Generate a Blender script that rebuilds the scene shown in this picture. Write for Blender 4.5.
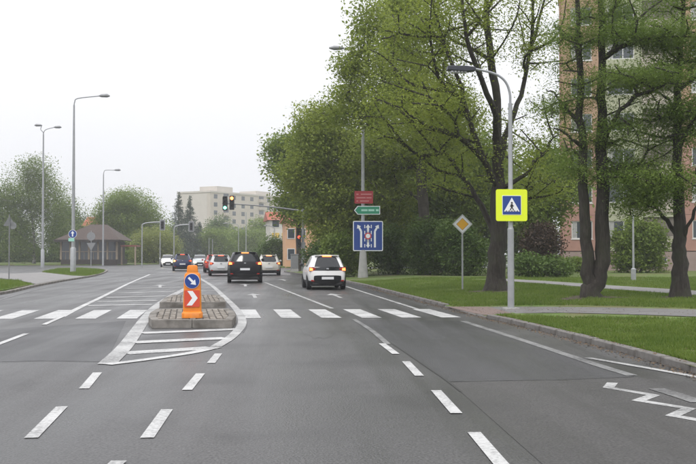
import bpy, bmesh, math, random
import numpy as np
from mathutils import Vector, Matrix

# ------------------------------------------------------------------ clear
for o in list(bpy.data.objects):
    bpy.data.objects.remove(o, do_unlink=True)
scene = bpy.context.scene
COL = scene.collection
R = math.radians
rng = np.random.default_rng(7)
random.seed(7)

# ------------------------------------------------------------------ camera
F = 980.0                       # focal length in photograph pixels (696 wide)
CAMH = 1.57
YAW = math.atan(50 / F)         # the road's direction is +Y, the lens looks a little to its right
PITCH = math.atan(22 / F)
cam = bpy.data.cameras.new('camera')
cam.sensor_width = 36.0
cam.lens = 36.0 * F / 696.0
cam.clip_start = 0.1
cam.clip_end = 6000
camo = bpy.data.objects.new('camera', cam)
COL.objects.link(camo)
camo.location = (0, 0, CAMH)
camo.rotation_euler = (math.pi / 2 + PITCH, 0, -YAW)
scene.camera = camo
scene.render.resolution_x = 1024
scene.render.resolution_y = 683

# ------------------------------------------------------------------ world: overcast sky
SUN_EL, SUN_AZ = R(58), R(200)
world = bpy.data.worlds.new('World')
scene.world = world
world.use_nodes = True
nt = world.node_tree
nt.nodes.clear()
def wn(t, **k):
    n = nt.nodes.new(t)
    for a, b in k.items():
        setattr(n, a, b)
    return n
wout = wn('ShaderNodeOutputWorld')
sky = wn('ShaderNodeTexSky')
sky.sky_type = 'NISHITA'
sky.sun_disc = False
sky.sun_elevation = SUN_EL
sky.sun_rotation = SUN_AZ
sky.dust_density = 4.0
bg1 = wn('ShaderNodeBackground'); bg1.inputs[1].default_value = 0.05
nt.links.new(sky.outputs[0], bg1.inputs[0])
# cloud deck: an even overcast layer, brighter overhead as overcast skies are, with faint cloud structure
geo = wn('ShaderNodeTexCoord')
sep = wn('ShaderNodeSeparateXYZ')
nt.links.new(geo.outputs['Generated'], sep.inputs[0])
mx = wn('ShaderNodeMath', operation='MAXIMUM'); mx.inputs[1].default_value = 0.0
nt.links.new(sep.outputs['Z'], mx.inputs[0])
ma = wn('ShaderNodeMath', operation='MULTIPLY_ADD'); ma.inputs[1].default_value = 1.0; ma.inputs[2].default_value = 0.70
nt.links.new(mx.outputs[0], ma.inputs[0])
noi = wn('ShaderNodeTexNoise'); noi.inputs['Scale'].default_value = 2.2; noi.inputs['Detail'].default_value = 4
nt.links.new(geo.outputs['Generated'], noi.inputs['Vector'])
mr = wn('ShaderNodeMapRange'); mr.inputs[3].default_value = 0.92; mr.inputs[4].default_value = 1.06
nt.links.new(noi.outputs[0], mr.inputs[0])
mm = wn('ShaderNodeMath', operation='MULTIPLY')
nt.links.new(ma.outputs[0], mm.inputs[0]); nt.links.new(mr.outputs[0], mm.inputs[1])
bg2 = wn('ShaderNodeBackground'); bg2.inputs[0].default_value = (0.955, 0.96, 1.0, 1)
nt.links.new(mm.outputs[0], bg2.inputs[1])
mixw = wn('ShaderNodeMixShader'); mixw.inputs[0].default_value = 0.93
nt.links.new(bg1.outputs[0], mixw.inputs[1]); nt.links.new(bg2.outputs[0], mixw.inputs[2])
nt.links.new(mixw.outputs[0], wout.inputs[0])

sun = bpy.data.lights.new('sun', 'SUN')
sun.energy = 0.9
sun.angle = R(14)
sun.color = (1.0, 0.97, 0.93)
suno = bpy.data.objects.new('sun', sun)
COL.objects.link(suno)
sd = Vector((math.sin(SUN_AZ) * math.cos(SUN_EL), math.cos(SUN_AZ) * math.cos(SUN_EL), math.sin(SUN_EL)))
suno.rotation_euler = sd.to_track_quat('Z', 'Y').to_euler()
suno.location = (0, 0, 60)

scene.view_settings.view_transform = 'Standard'
scene.view_settings.look = 'None'
scene.view_settings.gamma = 1
scene.view_settings.exposure = 0.45
scene.view_settings.use_curve_mapping = False
scene.render.engine = 'CYCLES'
scene.cycles.volume_bounces = 1
scene.cycles.max_bounces = 6
scene.cycles.diffuse_bounces = 3
scene.cycles.transmission_bounces = 3

# ------------------------------------------------------------------ pixels to places
_R = camo.rotation_euler.to_matrix()
def ray(x, y):
    return _R @ Vector((x - 348, -(y - 232), -F))
def G(x, y, z=0.0):
    d = ray(x, y)
    t = (z - CAMH) / d.z
    return Vector((d.x * t, d.y * t, z))
def P(x, y, D):
    d = ray(x, y)
    t = D / d.y
    return Vector((d.x * t, d.y * t, CAMH + d.z * t))
def smooth(t):
    t = min(1, max(0, t))
    return t * t * (3 - 2 * t)

# ------------------------------------------------------------------ materials
MATS = {}
def mat(name, base, rough=0.7, var=0.0, scale=6.0, bump=0.0, bscale=40.0, metal=0.0, spec=0.5, emit=None, estr=0.0,
        second=None, sscale=1.0, slo=0.45, shi=0.6, coat=0.0, detail=5.0, coords='Object'):
    """Principled with noise variation, an optional second colour in patches, and fine relief."""
    if name in MATS:
        return MATS[name]
    m = bpy.data.materials.new(name); m.use_nodes = True
    n = m.node_tree.nodes; l = m.node_tree.links
    b = n['Principled BSDF']
    b.inputs['Roughness'].default_value = rough
    b.inputs['Metallic'].default_value = metal
    b.inputs['Specular IOR Level'].default_value = spec
    b.inputs['Coat Weight'].default_value = coat
    b.inputs['Base Color'].default_value = (*base, 1)
    tc = n.new('ShaderNodeTexCoord')
    col = None
    if var > 0 or second is not None:
        no = n.new('ShaderNodeTexNoise'); no.inputs['Scale'].default_value = scale; no.inputs['Detail'].default_value = detail
        l.new(tc.outputs[coords], no.inputs['Vector'])
        mp = n.new('ShaderNodeMapRange'); mp.inputs[1].default_value = 0.25; mp.inputs[2].default_value = 0.75
        mp.inputs[3].default_value = 1 - var; mp.inputs[4].default_value = 1 + var
        l.new(no.outputs[0], mp.inputs[0])
        mul = n.new('ShaderNodeVectorMath'); mul.operation = 'SCALE'
        mul.inputs[0].default_value = base
        l.new(mp.outputs[0], mul.inputs['Scale'])
        col = mul.outputs[0]
        if second is not None:
            n2 = n.new('ShaderNodeTexNoise'); n2.inputs['Scale'].default_value = sscale; n2.inputs['Detail'].default_value = 8
            l.new(tc.outputs[coords], n2.inputs['Vector'])
            m2 = n.new('ShaderNodeMapRange'); m2.inputs[1].default_value = slo; m2.inputs[2].default_value = shi
            l.new(n2.outputs[0], m2.inputs[0])
            mix = n.new('ShaderNodeMix'); mix.data_type = 'RGBA'
            l.new(m2.outputs[0], mix.inputs[0]); l.new(col, mix.inputs[6]); mix.inputs[7].default_value = (*second, 1)
            col = mix.outputs[2]
        l.new(col, b.inputs['Base Color'])
    if bump > 0:
        nb = n.new('ShaderNodeTexNoise'); nb.inputs['Scale'].default_value = bscale; nb.inputs['Detail'].default_value = 4
        l.new(tc.outputs[coords], nb.inputs['Vector'])
        bp = n.new('ShaderNodeBump'); bp.inputs['Strength'].default_value = bump; bp.inputs['Distance'].default_value = 0.02
        l.new(nb.outputs[0], bp.inputs['Height']); l.new(bp.outputs[0], b.inputs['Normal'])
    if emit is not None:
        b.inputs['Emission Color'].default_value = (*emit, 1)
        b.inputs['Emission Strength'].default_value = estr
    MATS[name] = m
    return m

def asphalt(name, c, dark, tint=1.0, rough=0.55, grain=0.25):
    """Worn asphalt: stone grain, long wheel-track streaks, damp patches with lower roughness."""
    m = bpy.data.materials.new(name); m.use_nodes = True
    n = m.node_tree.nodes; l = m.node_tree.links; b = n['Principled BSDF']
    tc = n.new('ShaderNodeTexCoord')
    def noise(scale, detail, vec=None):
        t = n.new('ShaderNodeTexNoise'); t.inputs['Scale'].default_value = scale; t.inputs['Detail'].default_value = detail
        l.new(vec if vec else tc.outputs['Object'], t.inputs['Vector']); return t.outputs[0]
    def rng_(v, a, b_, c_, d):
        q = n.new('ShaderNodeMapRange'); q.inputs[1].default_value = a; q.inputs[2].default_value = b_
        q.inputs[3].default_value = c_; q.inputs[4].default_value = d
        l.new(v, q.inputs[0]); return q.outputs[0]
    def mul(a, b_):
        q = n.new('ShaderNodeMath'); q.operation = 'MULTIPLY'; l.new(a, q.inputs[0]); l.new(b_, q.inputs[1]); return q.outputs[0]
    mp = n.new('ShaderNodeMapping'); mp.inputs['Scale'].default_value = (1.3, 0.06, 1); mp.inputs['Rotation'].default_value = (0, 0, R(-2))
    l.new(tc.outputs['Object'], mp.inputs[0])
    streak = noise(1.0, 5, mp.outputs[0])
    big = noise(0.22, 6)
    fine = noise(42, 4)
    mid = noise(9, 6)
    vo = n.new('ShaderNodeTexVoronoi'); vo.inputs['Scale'].default_value = 55
    l.new(tc.outputs['Object'], vo.inputs['Vector'])
    f = mul(mul(rng_(streak, .3, .7, .70, 1.30), rng_(big, .3, .7, .78, 1.22)),
            mul(rng_(fine, .3, .7, 1 - grain, 1 + grain), rng_(mid, .3, .7, .9, 1.1)))
    vs = n.new('ShaderNodeVectorMath'); vs.operation = 'SCALE'; vs.inputs[0].default_value = c
    l.new(f, vs.inputs['Scale'])
    mix = n.new('ShaderNodeMix'); mix.data_type = 'RGBA'
    l.new(rng_(noise(0.55, 7), .50, .70, 0, .8), mix.inputs[0]); l.new(vs.outputs[0], mix.inputs[6])
    mix.inputs[7].default_value = (*dark, 1)
    l.new(mix.outputs[2], b.inputs['Base Color'])
    l.new(mul(rng_(streak, .32, .68, rough - .13, rough + .15), rng_(big, .32, .68, .78, 1.22)), b.inputs['Roughness'])
    b.inputs['Specular IOR Level'].default_value = .42
    bp = n.new('ShaderNodeBump'); bp.inputs['Strength'].default_value = 0.5; bp.inputs['Distance'].default_value = 0.008
    l.new(vo.outputs['Distance'], bp.inputs['Height']); l.new(bp.outputs[0], b.inputs['Normal'])
    MATS[name] = m
    return m

def paint(name, c, wear=0.5, under=(.065, .064, .063)):
    """Road paint worn through to the asphalt in specks and scuffs."""
    m = bpy.data.materials.new(name); m.use_nodes = True
    n = m.node_tree.nodes; l = m.node_tree.links; b = n['Principled BSDF']
    tc = n.new('ShaderNodeTexCoord')
    a = n.new('ShaderNodeTexNoise'); a.inputs['Scale'].default_value = 22; a.inputs['Detail'].default_value = 9; a.inputs['Roughness'].default_value = .75
    d = n.new('ShaderNodeTexNoise'); d.inputs['Scale'].default_value = 1.3; d.inputs['Detail'].default_value = 3
    l.new(tc.outputs['Object'], a.inputs['Vector']); l.new(tc.outputs['Object'], d.inputs['Vector'])
    s = n.new('ShaderNodeMath'); s.operation = 'MULTIPLY_ADD'; s.inputs[1].default_value = .55
    l.new(d.outputs[0], s.inputs[0]); l.new(a.outputs[0], s.inputs[2])
    q = n.new('ShaderNodeMapRange'); q.inputs[1].default_value = .98 - wear * .5; q.inputs[2].default_value = 1.32 - wear * .5
    l.new(s.outputs[0], q.inputs[0])
    mix = n.new('ShaderNodeMix'); mix.data_type = 'RGBA'
    mix.inputs[6].default_value = (*c, 1); mix.inputs[7].default_value = (*under, 1)
    l.new(q.outputs[0], mix.inputs[0]); l.new(mix.outputs[2], b.inputs['Base Color'])
    b.inputs['Roughness'].default_value = .6
    MATS[name] = m
    return m

def leafmat(name, c1, c2, trans=0.35):
    m = bpy.data.materials.new(name); m.use_nodes = True
    n = m.node_tree.nodes; l = m.node_tree.links; b = n['Principled BSDF']
    g = n.new('ShaderNodeNewGeometry')
    tc = n.new('ShaderNodeTexCoord')
    no = n.new('ShaderNodeTexNoise'); no.inputs['Scale'].default_value = .55; no.inputs['Detail'].default_value = 2
    l.new(tc.outputs['Object'], no.inputs['Vector'])
    ad = n.new('ShaderNodeMath'); ad.operation = 'MULTIPLY_ADD'; ad.inputs[1].default_value = .5
    l.new(g.outputs['Random Per Island'], ad.inputs[0]); l.new(no.outputs[0], ad.inputs[2])
    mp = n.new('ShaderNodeMapRange'); mp.inputs[1].default_value = .4; mp.inputs[2].default_value = 1.1
    l.new(ad.outputs[0], mp.inputs[0])
    mix = n.new('ShaderNodeMix'); mix.data_type = 'RGBA'
    mix.inputs[6].default_value = (*c1, 1); mix.inputs[7].default_value = (*c2, 1)
    l.new(mp.outputs[0], mix.inputs[0])
    l.new(mix.outputs[2], b.inputs['Base Color'])
    b.inputs['Roughness'].default_value = .55
    b.inputs['Specular IOR Level'].default_value = .3
    t = n.new('ShaderNodeBsdfTranslucent'); l.new(mix.outputs[2], t.inputs[0])
    ms = n.new('ShaderNodeMixShader'); ms.inputs[0].default_value = trans
    l.new(b.outputs[0], ms.inputs[1]); l.new(t.outputs[0], ms.inputs[2])
    l.new(ms.outputs[0], n['Material Output'].inputs[0])
    MATS[name] = m
    return m

# ------------------------------------------------------------------ mesh helpers
def prop(o, label=None, cat=None, group=None, kind=None):
    if label: o['label'] = label
    if cat: o['category'] = cat
    if group: o['group'] = group
    if kind: o['kind'] = kind
    return o
def link(name, me, parent=None, loc=None, rz=None):
    o = bpy.data.objects.new(name, me)
    COL.objects.link(o)
    if parent is not None: o.parent = parent
    if loc is not None: o.location = loc
    if rz is not None: o.rotation_euler = (0, 0, rz)
    return o
def thing(name, label, cat, loc, rz=0.0, group=None):
    o = link(name, None, None, loc, rz)
    o.empty_display_size = .2
    return prop(o, label, cat, group)
def fastmesh(name, V, Fa, m, smooth_=False):
    """V (n,3) array, Fa (k,3|4) array"""
    me = bpy.data.meshes.new(name)
    V = np.asarray(V, dtype=np.float32); Fa = np.asarray(Fa, dtype=np.int32)
    k = Fa.shape[1]
    me.vertices.add(len(V)); me.vertices.foreach_set('co', V.ravel())
    me.loops.add(Fa.size); me.loops.foreach_set('vertex_index', Fa.ravel())
    me.polygons.add(len(Fa)); me.polygons.foreach_set('loop_start', np.arange(0, Fa.size, k, dtype=np.int32))
    me.polygons.foreach_set('loop_total', np.full(len(Fa), k, dtype=np.int32))
    if smooth_: me.polygons.foreach_set('use_smooth', np.ones(len(Fa), dtype=bool))
    me.update(calc_edges=True)
    me.materials.append(m)
    return me

class MB:
    def __init__(s): s.v = []; s.f = []
    def add(s, vs, fs):
        k = len(s.v); s.v += [tuple(p) for p in vs]; s.f += [tuple(i + k for i in f) for f in fs]; return s
    def box(s, x0, x1, y0, y1, z0, z1):
        v = [(x0, y0, z0), (x1, y0, z0), (x1, y1, z0), (x0, y1, z0), (x0, y0, z1), (x1, y0, z1), (x1, y1, z1), (x0, y1, z1)]
        return s.add(v, [(0, 3, 2, 1), (4, 5, 6, 7), (0, 1, 5, 4), (1, 2, 6, 5), (2, 3, 7, 6), (3, 0, 4, 7)])
    def tube(s, pts, rad, n=8, cap=True):
        pts = [Vector(p) for p in pts]
        if not hasattr(rad, '__len__'): rad = [rad] * len(pts)
        vs = []; fs = []; ref = None
        for i, p in enumerate(pts):
            t = (pts[min(i + 1, len(pts) - 1)] - pts[max(i - 1, 0)]).normalized()
            if ref is None:
                ref = Vector((1, 0, 0)) if abs(t.x) < .8 else Vector((0, 1, 0))
            u = (ref - t * ref.dot(t)).normalized(); ref = u; w = t.cross(u)
            for k in range(n):
                a = 2 * math.pi * k / n
                vs.append(p + (u * math.cos(a) + w * math.sin(a)) * rad[i])
        for i in range(len(pts) - 1):
            for k in range(n):
                a = i * n + k; b = i * n + (k + 1) % n
                fs.append((a, b, b + n, a + n))
        if cap:
            fs.append(tuple(range(n - 1, -1, -1))); fs.append(tuple((len(pts) - 1) * n + k for k in range(n)))
        return s.add(vs, fs)
    def prism(s, poly, y0, y1):
        """2D poly (x,z) extruded along y from y0 (front) to y1"""
        n = len(poly)
        ar = sum(poly[i][0] * poly[(i + 1) % n][1] - poly[(i + 1) % n][0] * poly[i][1] for i in range(n))
        if ar < 0: poly = poly[::-1]
        vs = [(x, y0, z) for x, z in poly] + [(x, y1, z) for x, z in poly]
        fs = [tuple(range(n)), tuple(range(2 * n - 1, n - 1, -1))]
        fs += [(i, n + i, n + (i + 1) % n, (i + 1) % n) for i in range(n)]
        return s.add(vs, fs)
    def slab(s, poly, z0, z1):
        n = len(poly)
        ar = sum(poly[i][0] * poly[(i + 1) % n][1] - poly[(i + 1) % n][0] * poly[i][1] for i in range(n))
        if ar < 0: poly = poly[::-1]
        vs = [(x, y, z1) for x, y in poly] + [(x, y, z0) for x, y in poly]
        fs = [tuple(range(n)), tuple(range(2 * n - 1, n - 1, -1))]
        fs += [(i, n + i, n + (i + 1) % n, (i + 1) % n) for i in range(n)]
        return s.add(vs, fs)
    def mesh(s, name, m, smooth_=False, bevel=0.0):
        me = bpy.data.meshes.new(name)
        me.from_pydata(s.v, [], s.f)
        if bevel > 0:
            bm = bmesh.new(); bm.from_mesh(me)
            bmesh.ops.bevel(bm, geom=list(bm.edges), offset=bevel, segments=1, affect='EDGES', clamp_overlap=True)
            bm.to_mesh(me); bm.free()
        me.update(); me.materials.append(m)
        if smooth_:
            me.polygons.foreach_set('use_smooth', [True] * len(me.polygons))
            me.set_sharp_from_angle(angle=R(40))
        return me
    def build(s, name, m, parent=None, loc=None, rz=None, smooth_=False, bevel=0.0):
        return link(name, s.mesh(name, m, smooth_, bevel), parent, loc, rz)

def rrect(x0, x1, z0, z1, r, n=4):
    out = []
    for cx, cz, a0 in ((x1 - r, z1 - r, 0), (x0 + r, z1 - r, 90), (x0 + r, z0 + r, 180), (x1 - r, z0 + r, 270)):
        for k in range(n + 1):
            a = R(a0 + 90 * k / n); out.append((cx + r * math.cos(a), cz + r * math.sin(a)))
    return out
def circle(cx, cz, r, n=24):
    return [(cx + r * math.cos(2 * math.pi * k / n), cz + r * math.sin(2 * math.pi * k / n)) for k in range(n)]
def stroke(pts, w):
    """2D polyline as a list of quads"""
    out = []
    for (a, b) in zip(pts[:-1], pts[1:]):
        dx, dz = b[0] - a[0], b[1] - a[1]; L = math.hypot(dx, dz); nx, nz = -dz / L * w / 2, dx / L * w / 2
        out.append([(a[0] + nx, a[1] + nz), (a[0] - nx, a[1] - nz), (b[0] - nx, b[1] - nz), (b[0] + nx, b[1] + nz)])
    return out
def resample(pts, step):
    pts = [Vector(p) for p in pts]; out = [pts[0].copy()]; acc = 0
    for a, b in zip(pts[:-1], pts[1:]):
        L = (b - a).length; d = step - acc
        while d <= L:
            out.append(a + (b - a) * (d / L)); d += step
        acc = (acc + L) % step if L > 0 else acc
        acc = L - (d - step)
    return out
def spline(pts, n=8):
    """Catmull-Rom through pts"""
    P_ = [Vector(p) for p in pts]; P_ = [P_[0] * 2 - P_[1]] + P_ + [P_[-1] * 2 - P_[-2]]; out = []
    for i in range(1, len(P_) - 2):
        p0, p1, p2, p3 = P_[i - 1:i + 3]
        for k in range(n):
            t = k / n
            out.append(.5 * ((2 * p1) + (p2 - p0) * t + (2 * p0 - 5 * p1 + 4 * p2 - p3) * t * t + (3 * p1 - p0 - 3 * p2 + p3) * t ** 3))
    out.append(P_[-2]); return out

# ------------------------------------------------------------------ palette
M_road = asphalt('asphalt', (.053, .052, .051), (.030, .029, .029), rough=.41, grain=.62)
M_new = asphalt('asphalt_newer', (.038, .038, .039), (.028, .028, .029), rough=.48, grain=.25)
M_coarse = asphalt('asphalt_coarse', (.047, .045, .043), (.029, .028, .027), rough=.52, grain=.65)
M_stain = asphalt('asphalt_damp', (.050, .049, .049), (.036, .036, .036), rough=.36, grain=.36)
M_seam = mat('bitumen', (.022, .021, .021), .45)
M_white = paint('road_paint', (.47, .47, .46), .52)
M_worn = paint('road_paint_worn', (.42, .42, .41), .62)
M_faint = paint('road_paint_faded', (.24, .24, .235), .80)
M_lawn = mat('lawn', (.082, .136, .018), .9, .4, 3.0, .6, 30, second=(.115, .115, .040), sscale=.6)
M_ground = mat('ground', (.075, .10, .034), .95, .25, .3)
M_kerb = mat('kerb_concrete', (.215, .20, .18), .85, .32, 5, .4, 60, second=(.11, .10, .085), sscale=2.2)
M_granite = mat('kerb_granite', (.155, .146, .135), .85, .3, 6, .4, 50, second=(.085, .077, .066), sscale=2.0)
M_pave = mat('pavement', (.20, .193, .187), .85, .2, 2.5, .3, 60)
M_redpave = mat('pavement_red', (.17, .125, .11), .85, .2, 6, .3, 60)
M_pathgrey = mat('path_asphalt', (.145, .14, .135), .85, .2, 2.0, .3, 60)
M_sett = mat('sett', (.23, .205, .175), .8, .35, 7, .4, 40)
M_mortar = mat('mortar', (.075, .068, .06), .95, .2, 8)
M_galv = mat('galvanised_steel', (.33, .34, .35), .5, .12, 5, metal=.35)
M_galvdark = mat('weathered_steel', (.20, .205, .21), .55, .15, 5, metal=.3)
M_conc = mat('pole_concrete', (.36, .355, .34), .85, .15, 4, .2, 40)
M_black = mat('black_plastic', (.018, .018, .02), .45)
M_luma = mat('luminaire_dark', (.03, .033, .045), .4)
M_lens = mat('luminaire_lens', (.45, .46, .47), .25)
M_sgrey = mat('sign_back', (.24, .245, .25), .55, .1, 5, metal=.3)
M_sblue = mat('sign_blue', (.012, .05, .25), .4)
M_swhite = mat('sign_white', (.78, .79, .80), .4)
M_syel = mat('sign_fluorescent', (.74, .86, .02), .4)
M_sor = mat('sign_orange', (.80, .42, .02), .4)
M_sred = mat('sign_red', (.34, .028, .035), .45)
M_sredp = mat('sign_red_panel', (.62, .07, .03), .45)
M_sgreen = mat('sign_green', (.015, .24, .13), .45)
M_sblack = mat('sign_black', (.01, .01, .012), .45)
M_orange = mat('beacon_orange', (.72, .215, .012), .5, .15, 5, second=(.42, .17, .05), sscale=3.5, slo=.56, shi=.8)
M_bark = mat('bark', (.040, .033, .026), .95, .35, 9, 1.0, 18, second=(.060, .053, .042), sscale=2.5)
M_barkd = mat('bark_dark', (.026, .021, .018), .95, .35, 9, 1.0, 20)
def barkmat(name, c1, c2, c3):
    m = mat(name, c1, .95, .4, 7, second=c2, sscale=1.8)
    n = m.node_tree.nodes; l = m.node_tree.links; b = n['Principled BSDF']
    tc = n.new('ShaderNodeTexCoord'); mp = n.new('ShaderNodeMapping'); mp.inputs['Scale'].default_value = (1, 1, .16)
    l.new(tc.outputs['Object'], mp.inputs[0])
    no = n.new('ShaderNodeTexNoise'); no.inputs['Scale'].default_value = 16; no.inputs['Detail'].default_value = 5; l.new(mp.outputs[0], no.inputs['Vector'])
    q = n.new('ShaderNodeMapRange'); q.inputs[1].default_value = .5; q.inputs[2].default_value = .62; l.new(no.outputs[0], q.inputs[0])
    mix = n.new('ShaderNodeMix'); mix.data_type = 'RGBA'; old = b.inputs['Base Color'].links[0].from_socket
    l.new(q.outputs[0], mix.inputs[0]); l.new(old, mix.inputs[6]); mix.inputs[7].default_value = (*c3, 1); l.new(mix.outputs[2], b.inputs['Base Color'])
    bp = n.new('ShaderNodeBump'); bp.inputs['Strength'].default_value = 1.0; bp.inputs['Distance'].default_value = .05
    l.new(no.outputs[0], bp.inputs['Height']); l.new(bp.outputs[0], b.inputs['Normal'])
    return m
M_barkd = barkmat('bark_furrowed', (.026, .021, .017), (.032, .032, .020), (.044, .038, .031))
M_birch = mat('bark_birch', (.30, .29, .27), .9, .3, 4, second=(.05, .045, .04), sscale=3)
L_spring = leafmat('leaf_spring', (0.142, 0.196, 0.024), (0.305, 0.36, 0.062), 0.48)
L_mid = leafmat('leaf_mid', (0.106, 0.168, 0.024), (0.23, 0.3, 0.056), 0.46)
L_dark = leafmat('leaf_dark', (0.05, 0.1, 0.016), (0.12, 0.18, 0.036), 0.38)
L_larch = leafmat('leaf_larch', (0.092, 0.16, 0.024), (0.205, 0.28, 0.056), 0.45)
L_con = leafmat('leaf_conifer', (0.026, 0.05, 0.028), (0.058, 0.09, 0.05), 0.2)
L_birch = leafmat('leaf_birch', (0.125, 0.185, 0.05), (0.24, 0.3, 0.095), 0.45)
L_willow = leafmat('leaf_willow', (0.18, 0.22, 0.05), (0.31, 0.34, 0.095), 0.45)
L_red = leafmat('leaf_purple', (0.055, 0.035, 0.026), (0.105, 0.07, 0.045), 0.3)
L_grass = leafmat('grass_blade', (0.084, 0.146, 0.019), (0.175, 0.235, 0.045), 0.42)

# ------------------------------------------------------------------ ground, road
a = [(-700, -120), (700, -120), (700, 900), (-700, 900)]
g = MB().add([(x, y, -.03) for x, y in a], [(0, 1, 2, 3)]).build('ground', M_ground); prop(g, kind='structure')
road = MB().add([(-75, -12, 0), (70, -12, 0), (70, 150, 0), (-75, 150, 0)], [(0, 1, 2, 3)]).build('road', M_road); prop(road, kind='structure')
road2 = MB().add([(-34, 150, 0), (-5, 150, 0), (-40, 420, 0), (-64, 420, 0)], [(0, 1, 2, 3)]).build('road', M_road); prop(road2, kind='structure')

def sheet(name, px, z, m, parent=road):
    """flat sheet on the road from photograph corners"""
    pts = [G(x, y) for x, y in px]
    bm = bmesh.new()
    f = bm.faces.new([bm.verts.new((p.x, p.y, z)) for p in pts])
    f.normal_update()
    if f.normal.z < 0: f.normal_flip()
    bmesh.ops.triangulate(bm, faces=[f])
    me = bpy.data.meshes.new(name); bm.to_mesh(me); bm.free(); me.materials.append(m)
    return link(name, me, parent)
LZ = [0]
def line(name, px, w, m=None, z=.0062, parent=road, n=5):
    """painted line of width w (m) through photograph points"""
    if z == .0062:
        LZ[0] += 1; z += .0004 * (LZ[0] % 13)
    pts = [G(x, y) for x, y in px]
    if len(pts) > 2: pts = spline(pts, n)
    L = []
    for i, p in enumerate(pts):
        t = pts[min(i + 1, len(pts) - 1)] - pts[max(i - 1, 0)]
        nn = Vector((-t.y, t.x, 0)).normalized() * (w / 2)
        L += [(p.x + nn.x, p.y + nn.y, z), (p.x - nn.x, p.y - nn.y, z)]
    fs = [(2 * i, 2 * i + 1, 2 * i + 3, 2 * i + 2) for i in range(len(pts) - 1)]
    return MB().add(L, fs).build(name, m or M_white, parent)

# resurfaced areas (their own sheets, cut edges)
sheet('asphalt_patch', [(-60, 334), (126, 321), (106, 362), (40, 361), (-60, 364)], .003, M_new)
sheet('asphalt_patch', [(352, 320), (462, 321), (528, 341), (634, 377), (560, 380), (449, 382), (402, 351), (386, 341)], .003, M_new)
sheet('asphalt_patch', [(450, 382.6), (560, 380.6), (634, 377.6), (696, 383), (900, 420), (900, 600), (640, 600), (560, 480)], .003, M_coarse)
for cx, cy, rx, ry in ((318, 331, 17, 9), (285, 297, 12, 2.2)):
    sheet('damp_stain', [(cx + rx * math.cos(q * .35) * random.uniform(.7, 1.1) + .4 * ry * math.sin(q * .35), cy + ry * math.sin(q * .35) * random.uniform(.7, 1.1)) for q in range(18)], .003, M_stain)
line('asphalt_seam', [(381, 337), (400, 349), (425, 366), (447, 381), (461, 392)], .03, M_seam, .005)
line('asphalt_seam', [(449, 382), (500, 381.6), (560, 380.2), (634, 377.2)], .015, M_seam, .005)
line('asphalt_seam', [(-20, 364.5), (40, 361.5), (106, 362.5), (210, 361)], .012, M_seam, .005)
line('asphalt_seam', [(247, 322), (246, 327), (243, 333)], .03, M_seam, .005)

# zebra: half-metre stripes
def zebra(xc):
    y0, y1, dx, w = 24.05, 27.75, -.30, .245
    MB().add([(xc - w, y0, .006), (xc + w, y0, .006), (xc + dx + w, y1, .006), (xc + dx - w, y1, .006)], [(0, 1, 2, 3)]).build('zebra_stripe', M_white, road)
for k in range(-1, 5): zebra(-.155 + k * .985)
for k in range(5): zebra(-4.15 - k * .99)

# dashes
for a, b in (((31, 438.5), (62, 407)), ((84, 389), (97.5, 373)), ((147, 438.5), (167, 410)), ((187, 390.5), (200.5, 374)),
             ((211, 363.5), (218.5, 354)), ((474, 433), (514, 480)), ((436, 391), (456.5, 414)), ((406, 362), (419.5, 376.5)),
             ((382, 344), (396, 354.5)), ((-4, 345.5), (26.5, 334)), ((44, 325), (62, 317)), ((100, 480), (119, 462))):
    line('lane_dash', [a, b], .118)
line('lane_line', [(263, 281.8), (297, 295), (332, 308.6)], .13, M_worn)
line('lane_line', [(62, 317), (80, 307.5), (104, 296), (130, 283), (150, 274.5)], .17)
line('lane_line', [(354, 319.5), (372, 331), (388, 344.5)], .11, M_faint)
line('edge_line', [(346, 286.6), (380, 297.5), (418, 309.5)], .13, M_worn)
line('edge_line', [(463, 321.5), (530, 343), (590, 363), (632, 376)], .16, M_faint)
line('edge_line', [(588, 358.3), (642, 367.5), (700, 378), (800, 398)], .13, M_worn)
line('edge_line', [(-40, 312), (0, 300), (40, 289), (85, 279.5)], .10, M_faint)
# zigzag of the bus stop, with thick cross strokes
zz = [(612.5, 383.2), (608.5, 388), (653.5, 395.7), (638.7, 401), (689, 409), (673, 416.2), (735, 427)]
zp_ = [G(x, y) for x, y in zz]; zv = []
for i, q in enumerate(zp_):
    d0 = (q - zp_[i - 1]).normalized() if i else (zp_[1] - q).normalized()
    d1 = (zp_[i + 1] - q).normalized() if i < len(zp_) - 1 else d0
    n0 = Vector((-d0.y, d0.x, 0)); n1 = Vector((-d1.y, d1.x, 0)); mt = (n0 + n1).normalized()
    mt = mt * (.065 / max(.42, mt.dot(n0)))
    zv += [(q.x + mt.x, q.y + mt.y, .0065), (q.x - mt.x, q.y - mt.y, .0065)]
MB().add(zv, [(2 * i, 2 * i + 1, 2 * i + 3, 2 * i + 2) for i in range(len(zp_) - 1)]).build('zigzag_line', M_worn, road)
line('bus_stop_stroke', [(656, 389.2), (672, 394), (700, 403)], .20, M_faint)
# direction arrows
def arrow(c, rz, kind='straight'):
    p = G(*c); ca, sa = math.cos(rz), math.sin(rz)
    poly = [(-.07, -2.2), (.07, -2.2), (.07, .2), (.32, .2), (0, 1.6), (-.32, .2), (-.07, .2)]
    m = MB().add([(p.x + x * ca - y * sa, p.y + x * sa + y * ca, .006) for x, y in poly], [tuple(range(7))])
    m.build('lane_arrow', M_worn, road)
arrow((254, 295.5), R(4)); arrow((245, 285), R(4)); arrow((335, 295.5), R(4)); arrow((283, 280), R(5)); arrow((160, 286), R(8)); arrow((190, 279), R(8))
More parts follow.
